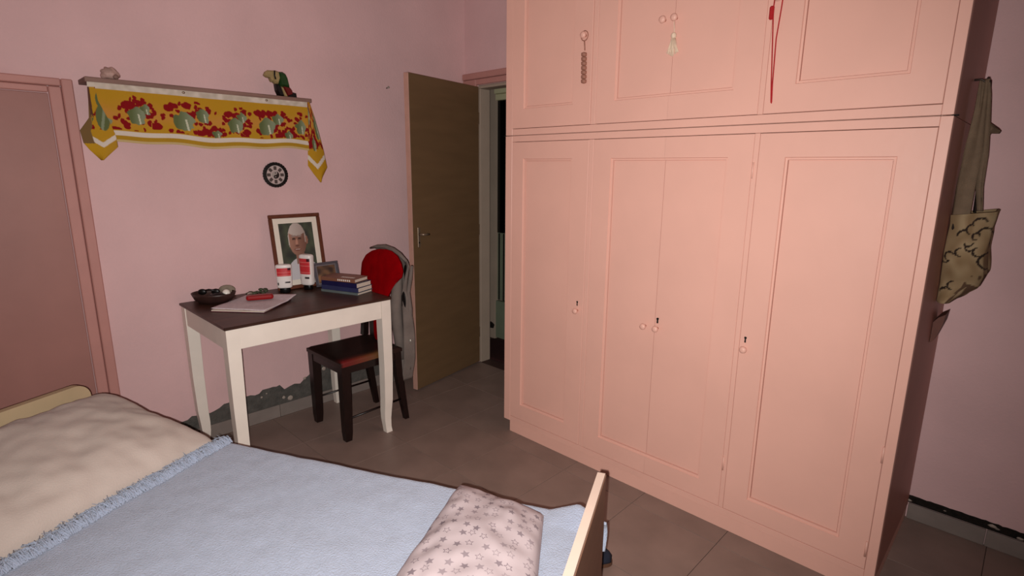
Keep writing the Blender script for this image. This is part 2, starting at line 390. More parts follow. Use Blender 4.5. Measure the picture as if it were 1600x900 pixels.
MB().box(XR+0.002, XR+TW-0.002, DY0+0.001, DY1-0.001, DZ-0.021, DZ-0.001, 0.002).obj('jamb', 'hall_wall', tr)
hx, hy = XR-0.004, 3.030
fx, fy = 2.090, 2.905
ln = math.hypot(fx-hx, fy-hy); da = math.atan2(fy-hy, fx-hx)
d1 = thing('door_1', 'brown plain door leaf standing open against the pink wall', 'door', (hx, hy, 0), None, 'structure')
DX = T(hx, hy, 0, da)       # local x along the leaf, local +y is the room-side face
leaf = MB().box(0.004, ln, -0.036, 0.0, 0.010, 2.064, 0.0015, DX).obj('door_leaf', 'brown_door', d1)
MB().box(ln+0.0002, ln+0.005, -0.037, 0.001, 0.010, 2.064, 0.001, DX).obj('edge_lipping', 'door_edge', d1)
hz = 1.045
hs = 1
pl = MB().box(ln-0.062, ln-0.040, hs*0.0005, hs*0.005, hz-0.055, hz+0.075, 0.0015, DX).obj('lock_plate', 'brass', d1)
MB().tube([DX @ Vector(p) for p in ((ln-0.05, .004, hz+.03), (ln-0.05, .04, hz+.03), (ln-0.06, .044, hz+.03), (ln-0.105, .044, hz+.028))], [.009, .008, .008, .007], 10).obj('lever', 'brass', pl)
MB().tube([DX @ Vector(p) for p in ((ln-0.05, .003, hz-.025), (ln-0.05, .007, hz-.025))], .006, 8).obj('keyhole', 'black', pl)
for z in (.25, 1.05, 1.85): MB().tube([(hx+.0, hy+.007, z-.04), (hx+.0, hy+.007, z+.04)], .006, 8).obj('hinge', 'brass', d1)

# hall beyond the doorway
HX = 3.30
hf = MB().box(XR, HX+0.1, 1.6, 4.4, -0.06, -0.001).obj('floor_hall', 'hall_floor'); struct(hf, 'dark floor of the hall beyond the doorway', 'floor')
hw = MB().box(HX, HX+0.1, 3.395, 4.4, -0.06, 2.7).box(HX, HX+0.1, 1.6, 2.60, -0.06, 2.7).box(HX, HX+0.1, 2.60, 3.395, 2.16, 2.7).obj('wall_hall', 'hall_wall')
struct(hw, 'beige hall wall seen through the open doorway', 'wall')
MB().blob((HX-.004, 3.44, .12), (.004, .05, .03), n=9, m=5, fn=lambda d: 1+.5*nz3(d.y*2, d.z*2, 4)).obj('crumbled_patch', 'plaster_dark', hw)
he = MB().box(XR+TW, HX, 1.5, 1.6, -0.06, 2.7).box(XR+TW, HX, 4.4, 4.5, -0.06, 2.7).obj('wall_hall_ends', 'hall_wall'); struct(he, 'end walls of the hall out of view', 'wall')
hc = MB().box(XR+TW, HX+0.1, 1.5, 4.5, 2.7, 2.76).obj('ceiling_hall', 'ceiling'); struct(hc, 'ceiling of the hall out of view', 'ceiling')
d3 = thing('door_3', 'hall door with dark glass, pale green lower panels and cream head', 'door', (HX+.05, 3.0, 0), None, 'structure')
MB().box(HX-.015, HX+.05, 2.602, 3.393, 2.095, 2.158, .004).obj('head_casing', 'shutter', d3)
MB().box(HX+.0, HX+.05, 2.602, 3.393, 2.045, 2.093, .004).obj('head_rail', 'shutter', d3)
MB().box(HX+.03, HX+.045, 2.602, 3.393, .955, 2.044).obj('glass_pane', 'dark_glass', d3)
for y in (3.365, 3.31, 3.2, 3.05, 2.9, 2.75): MB().box(HX+.02, HX+.03, y-.004, y+.004, .36, .95).obj('fluting', 'plaster_dark', d3)
MB().box(HX+.03, HX+.05, 2.602, 3.393, .36, .954, .003).obj('lower_panel', 'green_panel', d3)
MB().box(HX+.01, HX+.05, 2.602, 3.393, .01, .35, .003).obj('kick_panel', 'green_panel', d3)
dm = MB().box(2.895, 3.27, 2.35, 3.38, 0.0, 0.014, .004).obj('door_mat', 'mat_red'); tag(dm, 'dark maroon mat on the hall floor just past the doorway', 'mat')

# ------------------------------------------------------------ wardrobe: lower unit and overhead cabinet
WX, WB = 2.122, 2.782
WY0, WY1 = 0.237, 2.102
PROF = [(0, 0), (.002, .006), (.009, .0065), (.0098, .018), (.0120, .018), (.0126, .013)]
def cab_door(parent, y0, y1, z0, z1, ml, mr, mb, mt, xf=WX):
    """Framed door; ml is the margin on the y1 side (left as seen), mr on the y0 side. A zero margin leaves the panel open to the meeting edge."""
    m = MB()
    def rect(i, d):
        a = y0+(mr+i if mr else 0); b = y1-(ml+i if ml else 0)
        return [(xf+d, a, z0+mb+i), (xf+d, b, z0+mb+i), (xf+d, b, z1-mt-i), (xf+d, a, z1-mt-i)]
    e0, e1 = (.0015 if mr else 0), (.0015 if ml else 0)
    outer = [(xf, y0, z0), (xf, y1, z0), (xf, y1, z1), (xf, y0, z1)]
    back = [(xf+.026, p[1], p[2]) for p in outer]
    rings = [back, [(xf+.0015, p[1], p[2]) for p in outer],
             [(xf, y0+e0, z0+.0015), (xf, y1-e1, z0+.0015), (xf, y1-e1, z1-.0015), (xf, y0+e0, z1-.0015)]]
    rings += [rect(i, d) for i, d in PROF]
    V = [p for r in rings for p in r]; F = []
    for k in range(len(rings)-1):
        for i in range(4):
            if (i == 3 and not mr) or (i == 1 and not ml): continue      # meeting edge stays open
            j = (i+1) % 4; F.append((4*k+i, 4*k+j, 4*k+4+j, 4*k+4+i))
    F.append((3, 2, 1, 0))
    m.add(V, F)
    d = m.obj('door', 'pink', parent)
    i, dd = PROF[-1]
    a = y0+(mr+i if mr else .0005); b = y1-(ml+i if ml else .0005)
    MB().box(xf+dd-.001, xf+dd+.008, a-(.001 if mr else 0), b+(.001 if ml else 0), z0+mb+i-.001, z1-mt-i+.001).obj('door_panel', 'pink', d)
    return d
def knob(door, y, z, key=None, xf=WX):
    X = T(xf, y, z) @ Matrix.Rotation(-math.pi/2, 4, 'Y')
    MB().lathe([(.006, -.001), (.006, .008), (.012, .014), (.0145, .020), (.0125, .027), (.006, .030)], X, 14).obj('knob', 'pink', door)
    if key:
        MB().prism([(-.003, -.012), (.003, -.012), (.0025, .002), (.005, .007), (.0035, .012), (-.0035, .012), (-.005, .007), (-.0025, .002)],
                   lambda a, b, d: (xf+d, y+a+.002, key+b), -.0012, .004).obj('keyhole', 'black', door)
low = thing('wardrobe', 'wide salmon pink wardrobe with four panelled doors down to the floor', 'wardrobe', ((WX+WB)/2, (WY0+WY1)/2, 0))
MB().box(WX+.003, WB, WY0+.002, WY1-.045, 0, .065, .001).obj('plinth', 'pink', low)
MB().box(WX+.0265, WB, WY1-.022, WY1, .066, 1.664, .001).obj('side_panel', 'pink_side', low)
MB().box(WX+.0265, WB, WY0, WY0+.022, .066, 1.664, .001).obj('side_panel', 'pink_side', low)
MB().box(WX+.03, WB, WY0+.023, WY1-.023, .066, .088).obj('bottom_board', 'pink', low)
MB().box(WX+.03, WB, WY0+.023, WY1-.023, 1.64, 1.664).obj('top_board', 'pink', low)
MB().box(WB-.012, WB, WY0+.023, WY1-.023, .089, 1.639).obj('back_board', 'pink_in', low)
MB().box(WX+.028, WX+.036, WY0+.023, WY1-.023, .089, 1.639).obj('dust_board', 'pink_in', low)
MB().box(WX, WX+.022, .2687, 2.0543, .066, .0955, .001).obj('bottom_rail', 'pink', low)
MB().box(WX, WX+.022, .2687, 2.0543, 1.6345, 1.664, .001).obj('top_rail', 'pink', low)
zs = (.0965, 1.6335)
for a, b in ((2.0545, WY1), (1.533, 1.5585), (.7915, .8105), (WY0, .2685)):
    edge = a == WY0 or b == WY1
    MB().box(WX, WX+(.026 if edge else .022), a, b, .066 if edge else zs[0], 1.664 if edge else zs[1], .0012).obj('stile', 'pink', low)
LZ = (.0975, 1.6324)
dl = cab_door(low, 1.560, 2.0537, *LZ, .078, .098, .089, .084)
knob(dl, 1.594, .813, .849)
da_ = cab_door(low, 1.1724, 1.5322, *LZ, .095, 0, .088, .084)
db_ = cab_door(low, .8112, 1.1716, *LZ, 0, .093, .088, .084)
knob(da_, 1.213, .814); knob(db_, 1.152, .815, .850)
dr = cab_door(low, .2695, .7907, *LZ, .093, .092, .083, .085)
knob(dr, .767, .813, .850)
for y, z in ((.806, 1.50), (.806, .30), (.2705, .55), (.274, .18)):
    MB().tube([(WX-.002, y, z-.03), (WX-.002, y, z+.03)], .0035, 8).obj('hinge', 'pink', low)

upp = thing('overhead_cabinet', 'salmon pink overhead cabinet standing on top of the wardrobe', 'cabinet', ((WX+WB)/2, (WY0+WY1)/2, 1.667))
U0, U1 = 1.667, 2.62
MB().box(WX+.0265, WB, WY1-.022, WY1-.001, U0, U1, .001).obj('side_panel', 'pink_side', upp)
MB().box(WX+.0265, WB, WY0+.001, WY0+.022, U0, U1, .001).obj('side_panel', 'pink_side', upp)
MB().box(WX+.03, WB, WY0+.023, WY1-.023, U0, U0+.022).obj('bottom_board', 'pink', upp)
MB().box(WX-.02, WB, WY0-.012, WY1+.012, U1+.001, U1+.05, .006).obj('cornice', 'pink', upp)
MB().box(WB-.012, WB, WY0+.023, WY1-.023, U0+.023, U1).obj('back_board', 'pink_in', upp)
MB().box(WX+.028, WX+.036, WY0+.023, WY1-.023, U0+.023, U1).obj('dust_board', 'pink_in', upp)
MB().box(WX, WX+.022, .2687, 2.0543, U0, 1.6985, .001).obj('bottom_rail', 'pink', upp)
MB().box(WX, WX+.022, .2687, 2.0543, 2.5635, U1, .001).obj('top_rail', 'pink', upp)
for a, b in ((2.0545, WY1-.001), (1.533, 1.5585), (.7915, .8105), (WY0+.001, .2685)):
    edge = a < .3 or b > 2.05
    MB().box(WX, WX+(.026 if edge else .022), a, b, U0 if edge else 1.6995, U1 if edge else 2.5625, .0012).obj('stile', 'pink', upp)
UZ = (1.7005, 2.5615)
ul = cab_door(upp, 1.560, 2.0537, *UZ, .080, .100, .094, .09, WX-.003)
ua = cab_door(upp, 1.1722, 1.5322, *UZ, .098, 0, .093, .09)
ub = cab_door(upp, .8112, 1.1717, *UZ, 0, .095, .093, .09)
ur = cab_door(upp, .2695, .7907, *UZ, .100, .092, .094, .09)
knob(ul, 1.598, 2.083, xf=WX-.003); knob(ua, 1.210, 2.083); knob(ub, 1.160, 2.083); knob(ur, .770, 2.083)
# black pieces standing in for the shaded gap in the joint of the two units
for y in (WY0-.002, WY1+.002): MB().box(WX-.004, WX+.02, y-.008, y+.008, 1.6642, 1.6668).obj('joint_gap_shade', 'black', upp)

# hangings on the overhead doors
t = thing('bead_hanging', 'brown carved bead string hanging from the left overhead door knob', 'ornament', (WX-.02, 1.592, 1.89))
ring = [(WX-.012, 1.598+.019*math.sin(q), 2.081+.021*math.cos(q)) for q in [2*math.pi*k/16 for k in range(17)]]
MB().tube(ring, .0022, 6).tube([(WX-.012, 1.598, 2.06), (WX-.009, 1.596, 2.02)], .003, 6).obj('loop', 'bead', t)
for k in range(7):
    MB().lathe([(.005, 0), (.0125, .003), (.0135, .010), (.0125, .016), (.005, .019)], T(WX-.017, 1.594-.0006*k, 1.995-.019*k-.003), 10).obj('bead', 'bead', t)
t = thing('tassel', 'small cream tassel hanging below the paired overhead knobs', 'tassel', (WX-.01, 1.161, 1.935))
MB().tube([(WX-.018, 1.160, 2.070), (WX-.010, 1.161, 2.045), (WX-.008, 1.161, 2.028)], .0016, 6).obj('cord', 'tassel', t)
MB().blob((WX-.011, 1.161, 2.017), (.010, .011, .013)).obj('head', 'tassel', t)
m = MB()
for k in range(46):
    q = random.random()*6.28; r = random.random()**.5
    m.tube([(WX-.011+.006*r*math.cos(q), 1.161+.007*r*math.sin(q), 2.012), (WX-.013+.009*r*math.cos(q), 1.161+.018*r*math.sin(q), 1.975), (WX-.013+.009*r*math.cos(q)*.9, 1.161+.029*r*math.sin(q), 1.94+.018*abs(math.sin(q))*r)], .0014, 4)
o = m.obj('skirt', 'tassel', t); o['kind'] = 'stuff'
t = thing('hanging_ribbon', 'long thin red ribbon looped over the right overhead door knob', 'ribbon', (WX-.01, .77, 1.73))
MB().tube([(WX-.013, .784, 2.086), (WX-.010, .787, 2.05), (WX-.005, .781, 1.95), (WX-.004, .770, 1.80), (WX-.004, .7645, 1.738), (WX-.004, .763, 1.735), (WX-.004, .7625, 1.74), (WX-.004, .766, 1.80), (WX-.005, .769, 1.95), (WX-.010, .760, 2.05), (WX-.013, .757, 2.086), (WX-.013, .770, 2.101), (WX-.013, .784, 2.086)], .0022, 6).obj('ribbon_loop', 'red_cord', t)
MB().box(WX-.014, WX-.004, .784, .800, 2.015, 2.06, .004).obj('tab', 'red_cord', t)

# ------------------------------------------------------------ bag on the wardrobe's side
PY = WY0-.0005
hk = MB().tube([(2.45, PY, 1.80), (2.45, PY-.02, 1.80), (2.45, PY-.032, 1.79), (2.45, PY-.036, 1.805)], .004, 8).obj('wall_hook', 'hook')
tag(hk, 'small iron hook on the wardrobe side holding the tote bag', 'hook')
bag = thing('tote_bag', 'cream canvas tote bag with dark scroll print hung on the wardrobe side', 'bag', (2.50, .17, 1.04))
CURLS = ((.10, .55, .016, .5, 4.4), (.03, .52, .014, 2, 6), (.22, .60, .014, 1.5, 5.0), (.20, .78, .018, .2, 3.4), (.30, .84, .016, 1.0, 4.6), (.38, .90, .018, .2, 3.6), (.30, .70, .013, 3.2, 6.2), (.33, .66, .015, 3.2, 6.0), (.38, .76, .012, .5, 5.0),
         (.20, .22, .016, 1.6, 5.2), (.04, .20, .016, 4.6, 6.28), (.10, .14, .012, .4, 3.8), (.44, .60, .016, 2.0, 5.5), (.46, .80, .016, .5, 4.0), (.56, .5, .03, 1, 5), (.65, .7, .03, 0, 4), (.74, .3, .03, 2, 6))
def bag_col(u, v):
    base = mixc((168, 144, 112), (138, 112, 82), .5+.9*nz3(u*9, v*7, 2))
    for cx, cy, r, a0, a1 in CURLS:
        dx, dy = (u-cx)*.23, (v-cy)*.315; r_ = math.hypot(dx, dy); q = math.atan2(dy, dx) % 6.283
        if abs(r_-r*(.75+.4*q/6.28)) < .0034*(.5+.5*math.sin(math.pi*(q-a0)/(a1-a0)) if a0 < q < a1 else 0): return (50, 38, 32)
    if u > .30 and v < .34 and nz3(u*14, v*9, 6) > -.05+.5*abs(v-.2): return (96, 72, 56)  # dark lower patch: shade of a fold painted into the canvas colour
    return base
YO = ((0, .196), (.08, .168), (.2, .130), (.33, .118), (.6, .128), (.82, .130), (1, .116))
def bag_pt(u, v):
    for (v0, y0_), (v1, y1_) in zip(YO, YO[1:]):
        if v <= v1+1e-9: yo = y0_+(y1_-y0_)*(v-v0)/(v1-v0); break
    yi = PY-.003
    x0 = 2.40+.05*(1-v)+.012*math.sin(v*9); x1 = 2.66-.02*(1-v)
    if u < .5:
        q = u/.5; y = yi+(yo-yi)*q; x = x0+.03*abs(2*q-1)**2.2
    elif u < .8:
        q = (u-.5)/.3; y = yo+.004*math.sin(q*9+v*5); x = x0+.03+(x1-x0-.03)*q
    else:
        q = (u-.8)/.2; y = yo+(yi-yo)*q; x = x1+.02*math.sin(q*3.14)
    z = 1.040+(1.355-1.040)*v+.018*v*(yi-y)/.12
    f = .007*nz3(x*14, y*20, z*12)
    return (x+f, min(y+f, yi), z)
m = MB().grid(bag_pt, 90, 80, True, bag_col)
m.add([bag_pt(u/20, 0) for u in range(21)], [tuple(range(21))], False, [(*lin((150, 122, 90)), 1)]*21)
solid(m.obj('bag_body', 'bag', bag), .003)
MB().box(2.43, 2.64, .135, PY-.01, 1.30, 1.335, .01).obj('bag_lining', 'bag_dark', bag)
def ribbon(pts, wdir, w, th=.003, ws=None):
    m = MB(); pts = [Vector(p) for p in pts]; wd = Vector(wdir).normalized()
    ws = ws or [w]*len(pts)
    n = len(pts)*3
    def f(u, v):
        t = v*(len(pts)-1); i = min(int(t), len(pts)-2); q = t-i
        p = pts[i].lerp(pts[i+1], q); w_ = ws[i]*(1-q)+ws[i+1]*q
        return p+wd*(u-.5)*w_+Vector((.004*math.sin(u*7+v*4), .003*math.sin(u*9), 0))
    m.grid(f, 6, n*2); return m
solid(ribbon([(2.43, .205, 1.34), (2.44, .207, 1.45), (2.45, .205, 1.58), (2.45, .206, 1.70), (2.45, .210, 1.80)], (.25, .9, .1), .03, ws=[.05, .052, .05, .03, .022]).obj('strap', 'strap', bag), .003)
solid(ribbon([(2.47, .160, 1.37), (2.46, .172, 1.45), (2.455, .180, 1.56), (2.452, .190, 1.66), (2.45, .198, 1.75), (2.45, .205, 1.80)], (.25, .9, 0), .02, ws=[.014, .02, .032, .032, .026, .02]).obj('strap', 'strap', bag), .003)
solid(ribbon([(2.50, .150, 1.635), (2.47, .172, 1.645), (2.452, .19, 1.62)], (.1, .2, 1), .03, ws=[.012, .035, .05]).obj('strap_knot', 'strap', bag), .004)
solid(ribbon([(2.56, .180, 1.36), (2.53, .182, 1.50), (2.49, .186, 1.66), (2.455, .197, 1.795)], (1, .3, 0), .02, ws=[.02, .03, .04, .02]).obj('strap', 'bag_dark', bag), .003)
po = MB().prism([(PY-.001, .875), (PY-.014, .890), (PY-.030, .950), (PY-.034, .990), (PY-.014, .975), (PY-.001, .955)], lambda a, b, d: (d, a, b), 2.50, 2.62)
po = po.obj('leather_pouch', 'brown_flap'); tag(po, 'small brown flap on the wardrobe side just below the tote bag', 'pouch')

# ------------------------------------------------------------ wall shelf with runner and figures
SY = 3.034
sh = thing('wall_shelf', 'narrow brown wall shelf high on the pink wall', 'shelf', (1.015, 3.11, 1.845))
MB().box(.506, 1.524, SY, YB-.001, 1.847, 1.868, .002).obj('board', 'shelf_wood', sh)
for x in (.56, 1.02, 1.46): MB().prism([(YB-.001, 1.846), (SY+.03, 1.846), (YB-.03, 1.70), (YB-.001, 1.70)], lambda a, b, d: (d, a, b), x-.008, x+.008).obj('bracket', 'shelf_wood', sh)
GOLD, ORG, WHT, GRN, GRN2, RED = (184, 138, 34), (194, 134, 62), (214, 200, 186), (94, 102, 64), (132, 140, 112), (132, 14, 20)
leaves = [(.03, .68, .042, .13), (.17, .52, .034, .15), (.205, .40, .02, .09), (.365, .56, .046, .17), (.45, .42, .028, .12), (.515, .74, .02, .07), (.605, .58, .034, .14), (.635, .42, .022, .09), (.765, .56, .044, .17), (.825, .42, .03, .11), (.885, .74, .020, .08), (.955, .54, .028, .15)]
random.seed(11); reds = []
for (u, v, ru, rv) in leaves:
    for k in range(22):
        q = random.random()*6.28; f = random.uniform(1.0, 2.3)
        reds.append((u+ru*f*math.cos(q), v+rv*f*math.sin(q)*.9, random.uniform(.006, .012), random.uniform(.025, .048)))
for u, v in ((.13, .36), (.145, .33), (.16, .38), (.32, .30), (.30, .34), (.38, .27), (.57, .36), (.72, .30), (.74, .34), (.78, .30), (.25, .68), (.44, .74), (.46, .7), (.66, .70), (.83, .76), (.85, .72)): reds.append((u, v, .022, .06))
def runner_col(u, v, lead=True):
    if lead:
        if v < .105: return mixc(WHT, (190, 176, 160), .5+nz3(u*40, v*9, 1))
        if v > .955: return (196, 170, 120)
        if v > .885: return mixc(GOLD, (150, 120, 40), .35)
        if v > .800: return WHT
    wob = .01*nz3(u*60, v*12, 5)
    for (a, b, ru, rv) in leaves:
        d = ((u-a+wob)/ru)**2+((v-b+wob*3)/rv)**2
        d *= 1+.13*math.sin(5*math.atan2((v-b)/rv, (u-a)/ru))
        if d < 1:
            dx, dy = (u-a)/ru, (v-b)/rv
            if abs(dx-.25-.2*dy) < .10 and dy > -.2: return (196, 196, 170)
            return mixc(GRN, GRN2, .5+.8*dx)
    for (a, b, ru, rv) in reds:
        if .12 < v < .79 and ((u-a+wob*.7)/ru)**2+((v-b+wob*2)/rv)**2 < 1: return RED
    return mixc(GOLD, ORG, .8-abs(v-.5)*3+nz3(u*12, v*4, 3)*.5)
rn = thing('shelf_runner', 'yellow floral cloth runner hanging from the wall shelf', 'cloth', (1.01, SY-.01, 1.41))
def fr(u, v):
    x = .520+(1.497-.520)*u-.020*v*(1-u)*.9-.012*v*u
    zt, zb = 1.848, 1.594-.006*u+.006*math.sin(u*9)+.004*math.sin(u*23)
    z = zt+(zb-zt)*v
    y = SY-.005-.004*v*(1+math.sin(u*31))*.6-.006*v*nz3(u*11, v*2, 0)
    return (x, y-.004*v, z)
solid(MB().grid(fr, 430, 110, True, runner_col).obj('front_panel', 'print', rn), .0015)
def poly_edge(pts, t):
    n_ = len(pts)-1; i = min(int(t*n_), n_-1); q = t*n_-i
    return (pts[i][0]*(1-q)+pts[i+1][0]*q, pts[i][1]*(1-q)+pts[i+1][1]*q)
RL = [(1.494, 1.848), (1.489, 1.726), (1.479, 1.592), (1.473, 1.505), (1.506, 1.456), (1.541, 1.412)]
RR = [(1.506, 1.849), (1.534, 1.766), (1.559, 1.672), (1.58, 1.585), (1.595, 1.496), (1.545, 1.412)]
LL_ = [(.511, 1.847), (.507, 1.769), (.500, 1.697), (.462, 1.643), (.468, 1.592), (.486, 1.563), (.522, 1.519)]
LR_ = [(.536, 1.848), (.540, 1.771), (.570, 1.687), (.581, 1.642), (.585, 1.619), (.586, 1.577), (.526, 1.519)]
def flapper(A, B, fold, back):
    def f(u, v):
        a, b = poly_edge(A, v), poly_edge(B, v)
        y = SY-.006+back*math.sin(u*math.pi)*v+fold*u*min(1, v*1.6)
        return (a[0]+(b[0]-a[0])*u, y, a[1]+(b[1]-a[1])*u)
    return f
def rcol(u, v):
    x, y, z = flapper(RL, RR, .012, -.015)(u, v)
    s = z-(1.487+(abs(x-1.528)*1.05))
    if -.002 < s < .026: return WHT
    if s < 0: return mixc(GOLD, (188, 140, 26), u)
    if s < .05: return GOLD
    return runner_col(.80+.18*u, .15+.6*((1.848-z)/.29) % .62+.12, False)
def lcol(u, v):
    x, y, z = flapper(LL_, LR_, -.02, -.01)(u, v)
    s = z-(1.575+(abs(x-.535)*.75))
    if x < .507 and z > 1.59 and u < .3: return (120, 92, 56)
    if -.002 < s < .020: return WHT
    if s < 0: return mixc((196, 148, 30), (176, 132, 40), u)
    if z > 1.826: return WHT
    if x < .516 and z > 1.70: return (92, 58, 44)
    if ((x-.548)/.024)**2+((z-1.70)/.055)**2 < 1: return GRN2 if abs(x-.55-(z-1.7)*.2) < .005 else GRN
    if ((x-.543)/.012)**2+((z-1.775)/.03)**2 < 1: return GRN
    if nz3(x*60, z*50, 9) > .28 and z > 1.65: return RED
    return GOLD
solid(MB().grid(flapper(RL, RR, .012, -.015), 40, 90, True, rcol).obj('end_flap', 'print', rn), .0015)
solid(MB().grid(flapper(LL_, LR_, -.02, -.01), 44, 100, True, lcol).obj('end_flap', 'print', rn), .0015)
for x in (.88, 1.27): MB().blob((x, SY-.008, 1.838), (.007, .004, .006), n=8, m=5).obj('tack', 'brass', rn)

t = thing('shell_figure', 'small rounded shell standing at the left end of the shelf', 'shell', (.61, 3.10, 1.868))
MB().blob((.612, 3.10, 1.894), (.036, .03, .031), fn=lambda d: 1+.10*math.sin(d.x*9+d.z*6)-(.25 if d.z < -.75 else 0), n=22, m=14).obj('shell_body', 'shell', t)
MB().blob((.628, 3.075, 1.884), (.012, .008, .010)).obj('shell_mouth', 'shelf_wood', t)
# carved toucan: tail to the right, large beak to the left
t = thing('parrot_figurine', 'painted wooden toucan figurine with a big cream beak on the shelf', 'figurine', (1.39, 3.10, 1.868))
PYc = 3.095
def sil(pts, th): return MB().prism(pts, lambda a, b, d: (a, d, b), PYc-th, PYc+th)
def rounded(name, pts, th, m_, par):
    mb = MB(); n_ = len(pts); cx = sum(p[0] for p in pts)/n_; cz = sum(p[1] for p in pts)/n_
    rings = [(-1, .72), (-.6, .94), (0, 1.0), (.6, .94), (1, .72)]
    V = [(cx+(a-cx)*s_, PYc+th*k, cz+(b-cz)*s_) for k, s_ in rings for a, b in pts]; F = []
    for r in range(4):
        for i in range(n_): F.append((r*n_+i, r*n_+(i+1) % n_, (r+1)*n_+(i+1) % n_, (r+1)*n_+i))
    F += [tuple(range(n_))[::-1], tuple(4*n_+i for i in range(n_))]
    return mb.add(V, F).obj(name, m_, par)
rounded('beak', [(1.291, 1.972), (1.300, 1.990), (1.316, 2.000), (1.336, 2.000), (1.350, 1.994), (1.352, 1.965), (1.345, 1.945), (1.330, 1.940), (1.322, 1.960), (1.305, 1.962)], .018, 'parrot_cream', t)
rounded('head', [(1.330, 2.000), (1.352, 2.003), (1.372, 1.998), (1.378, 1.965), (1.366, 1.935), (1.350, 1.932), (1.336, 1.944), (1.334, 1.975)], .024, 'parrot_cream', t)
MB().tube([(1.344, PYc-.026, 1.998), (1.341, PYc-.027, 1.975), (1.346, PYc-.026, 1.955)], .004, 6).obj('eye_stripe', 'parrot_black', t)
rounded('body', [(1.368, 1.998), (1.388, 2.000), (1.404, 1.992), (1.414, 1.970), (1.420, 1.940), (1.424, 1.920), (1.372, 1.920), (1.366, 1.950)], .03, 'parrot_green', t)
rounded('breast', [(1.348, 1.936), (1.362, 1.934), (1.374, 1.925), (1.384, 1.895), (1.392, 1.869), (1.366, 1.869), (1.352, 1.900)], .024, 'parrot_black', t)
rounded('belly_stripe', [(1.374, 1.925), (1.384, 1.925), (1.412, 1.868), (1.392, 1.869), (1.382, 1.897)], .022, 'parrot_cream', t)
rounded('wing', [(1.384, 1.928), (1.424, 1.924), (1.438, 1.905), (1.440, 1.885), (1.408, 1.872)], .026, 'parrot_red', t)
rounded('tail', [(1.410, 1.880), (1.440, 1.900), (1.462, 1.896), (1.464, 1.869), (1.412, 1.869)], .022, 'parrot_black', t)

# wall ornament with yin-yang
ck = thing('wall_plaque', 'round black scalloped plaque with yin-yang centre under the shelf', 'plaque', (1.350, YB-.008, 1.385))
KX, KZ = 1.350, 1.452
R0 = .071
m = MB(); n = 192
out = [(R0*(1-.035*(1-abs(math.sin(14*2*math.pi*k/n)))) * math.cos(2*math.pi*k/n), R0*(1-.035*(1-abs(math.sin(14*2*math.pi*k/n)))) * math.sin(2*math.pi*k/n)) for k in range(n)]
inn = [(.053*math.cos(2*math.pi*k/n), .053*math.sin(2*math.pi*k/n)) for k in range(n)]
V = []
for a, b in out: V.append((KX+a, YB-.001, KZ+b))
for a, b in out: V.append((KX+a, YB-.012, KZ+b))
for a, b in inn: V.append((KX+a, YB-.014, KZ+b))
for a, b in inn: V.append((KX+a, YB-.006, KZ+b))
F = [(r*n+i, r*n+(i+1) % n, (r+1)*n+(i+1) % n, (r+1)*n+i) for r in range(3) for i in range(n)]
m.add(V, F).obj('rim', 'parrot_black', ck)
for k in range(28):
    q = 2*math.pi*k/28
    MB().blob((KX+.063*math.cos(q), YB-.014, KZ+.063*math.sin(q)), (.0042, .003, .0042), n=7, m=4).obj('rim_bead', 'chairwood', ck)
def face_col(u, v):
    r = v*.054; q = u*2*math.pi; a, b = r*math.cos(q), r*math.sin(q)
    Ry = .0215
    if r < Ry:
        c1 = math.hypot(a, b-Ry/2); c2 = math.hypot(a, b+Ry/2)
        if c1 < Ry*.17: return (60, 54, 54)
        if c2 < Ry*.17: return (150, 140, 136)
        dark = (a > 0)
        if c1 < Ry/2: dark = False
        if c2 < Ry/2: dark = True
        return (16, 12, 14) if dark else (170, 158, 152)
    k = (q/(2*math.pi)*8) % 1.0; k = min(k, 1-k)
    if .027 < r < .049 and k*(2*math.pi/8)*r < .0085:
        return mixc((62, 52, 52), (92, 80, 76), .5+nz3(a*300, b*300, 0))
    return (196, 176, 172)
MB().grid(lambda u, v: (KX+v*.054*math.cos(u*2*math.pi), YB-.0065, KZ+v*.054*math.sin(u*2*math.pi)), 160, 54, False, face_col).obj('face', 'gloss_print', ck)
# nails
for x, z, lb in ((2.117, 1.999, 'small bare nail in the pink wall left of the open door'), (.497, 1.607, 'small red nail head peeking out by the left end of the runner')):
    y0_ = YB
    t = thing('nail', lb, 'nail', (x, y0_, z-.01))
    MB().tube([(x, y0_+.0005, z), (x, y0_-.020, z+.004)], .0035, 8).obj('shank', 'hook', t)
    MB().tube([(x, y0_-.020, z+.004), (x, y0_-.023, z+.0045)], .008, 10).obj('nail_head', 'flake' if x > 1 else 'parrot_red', t)

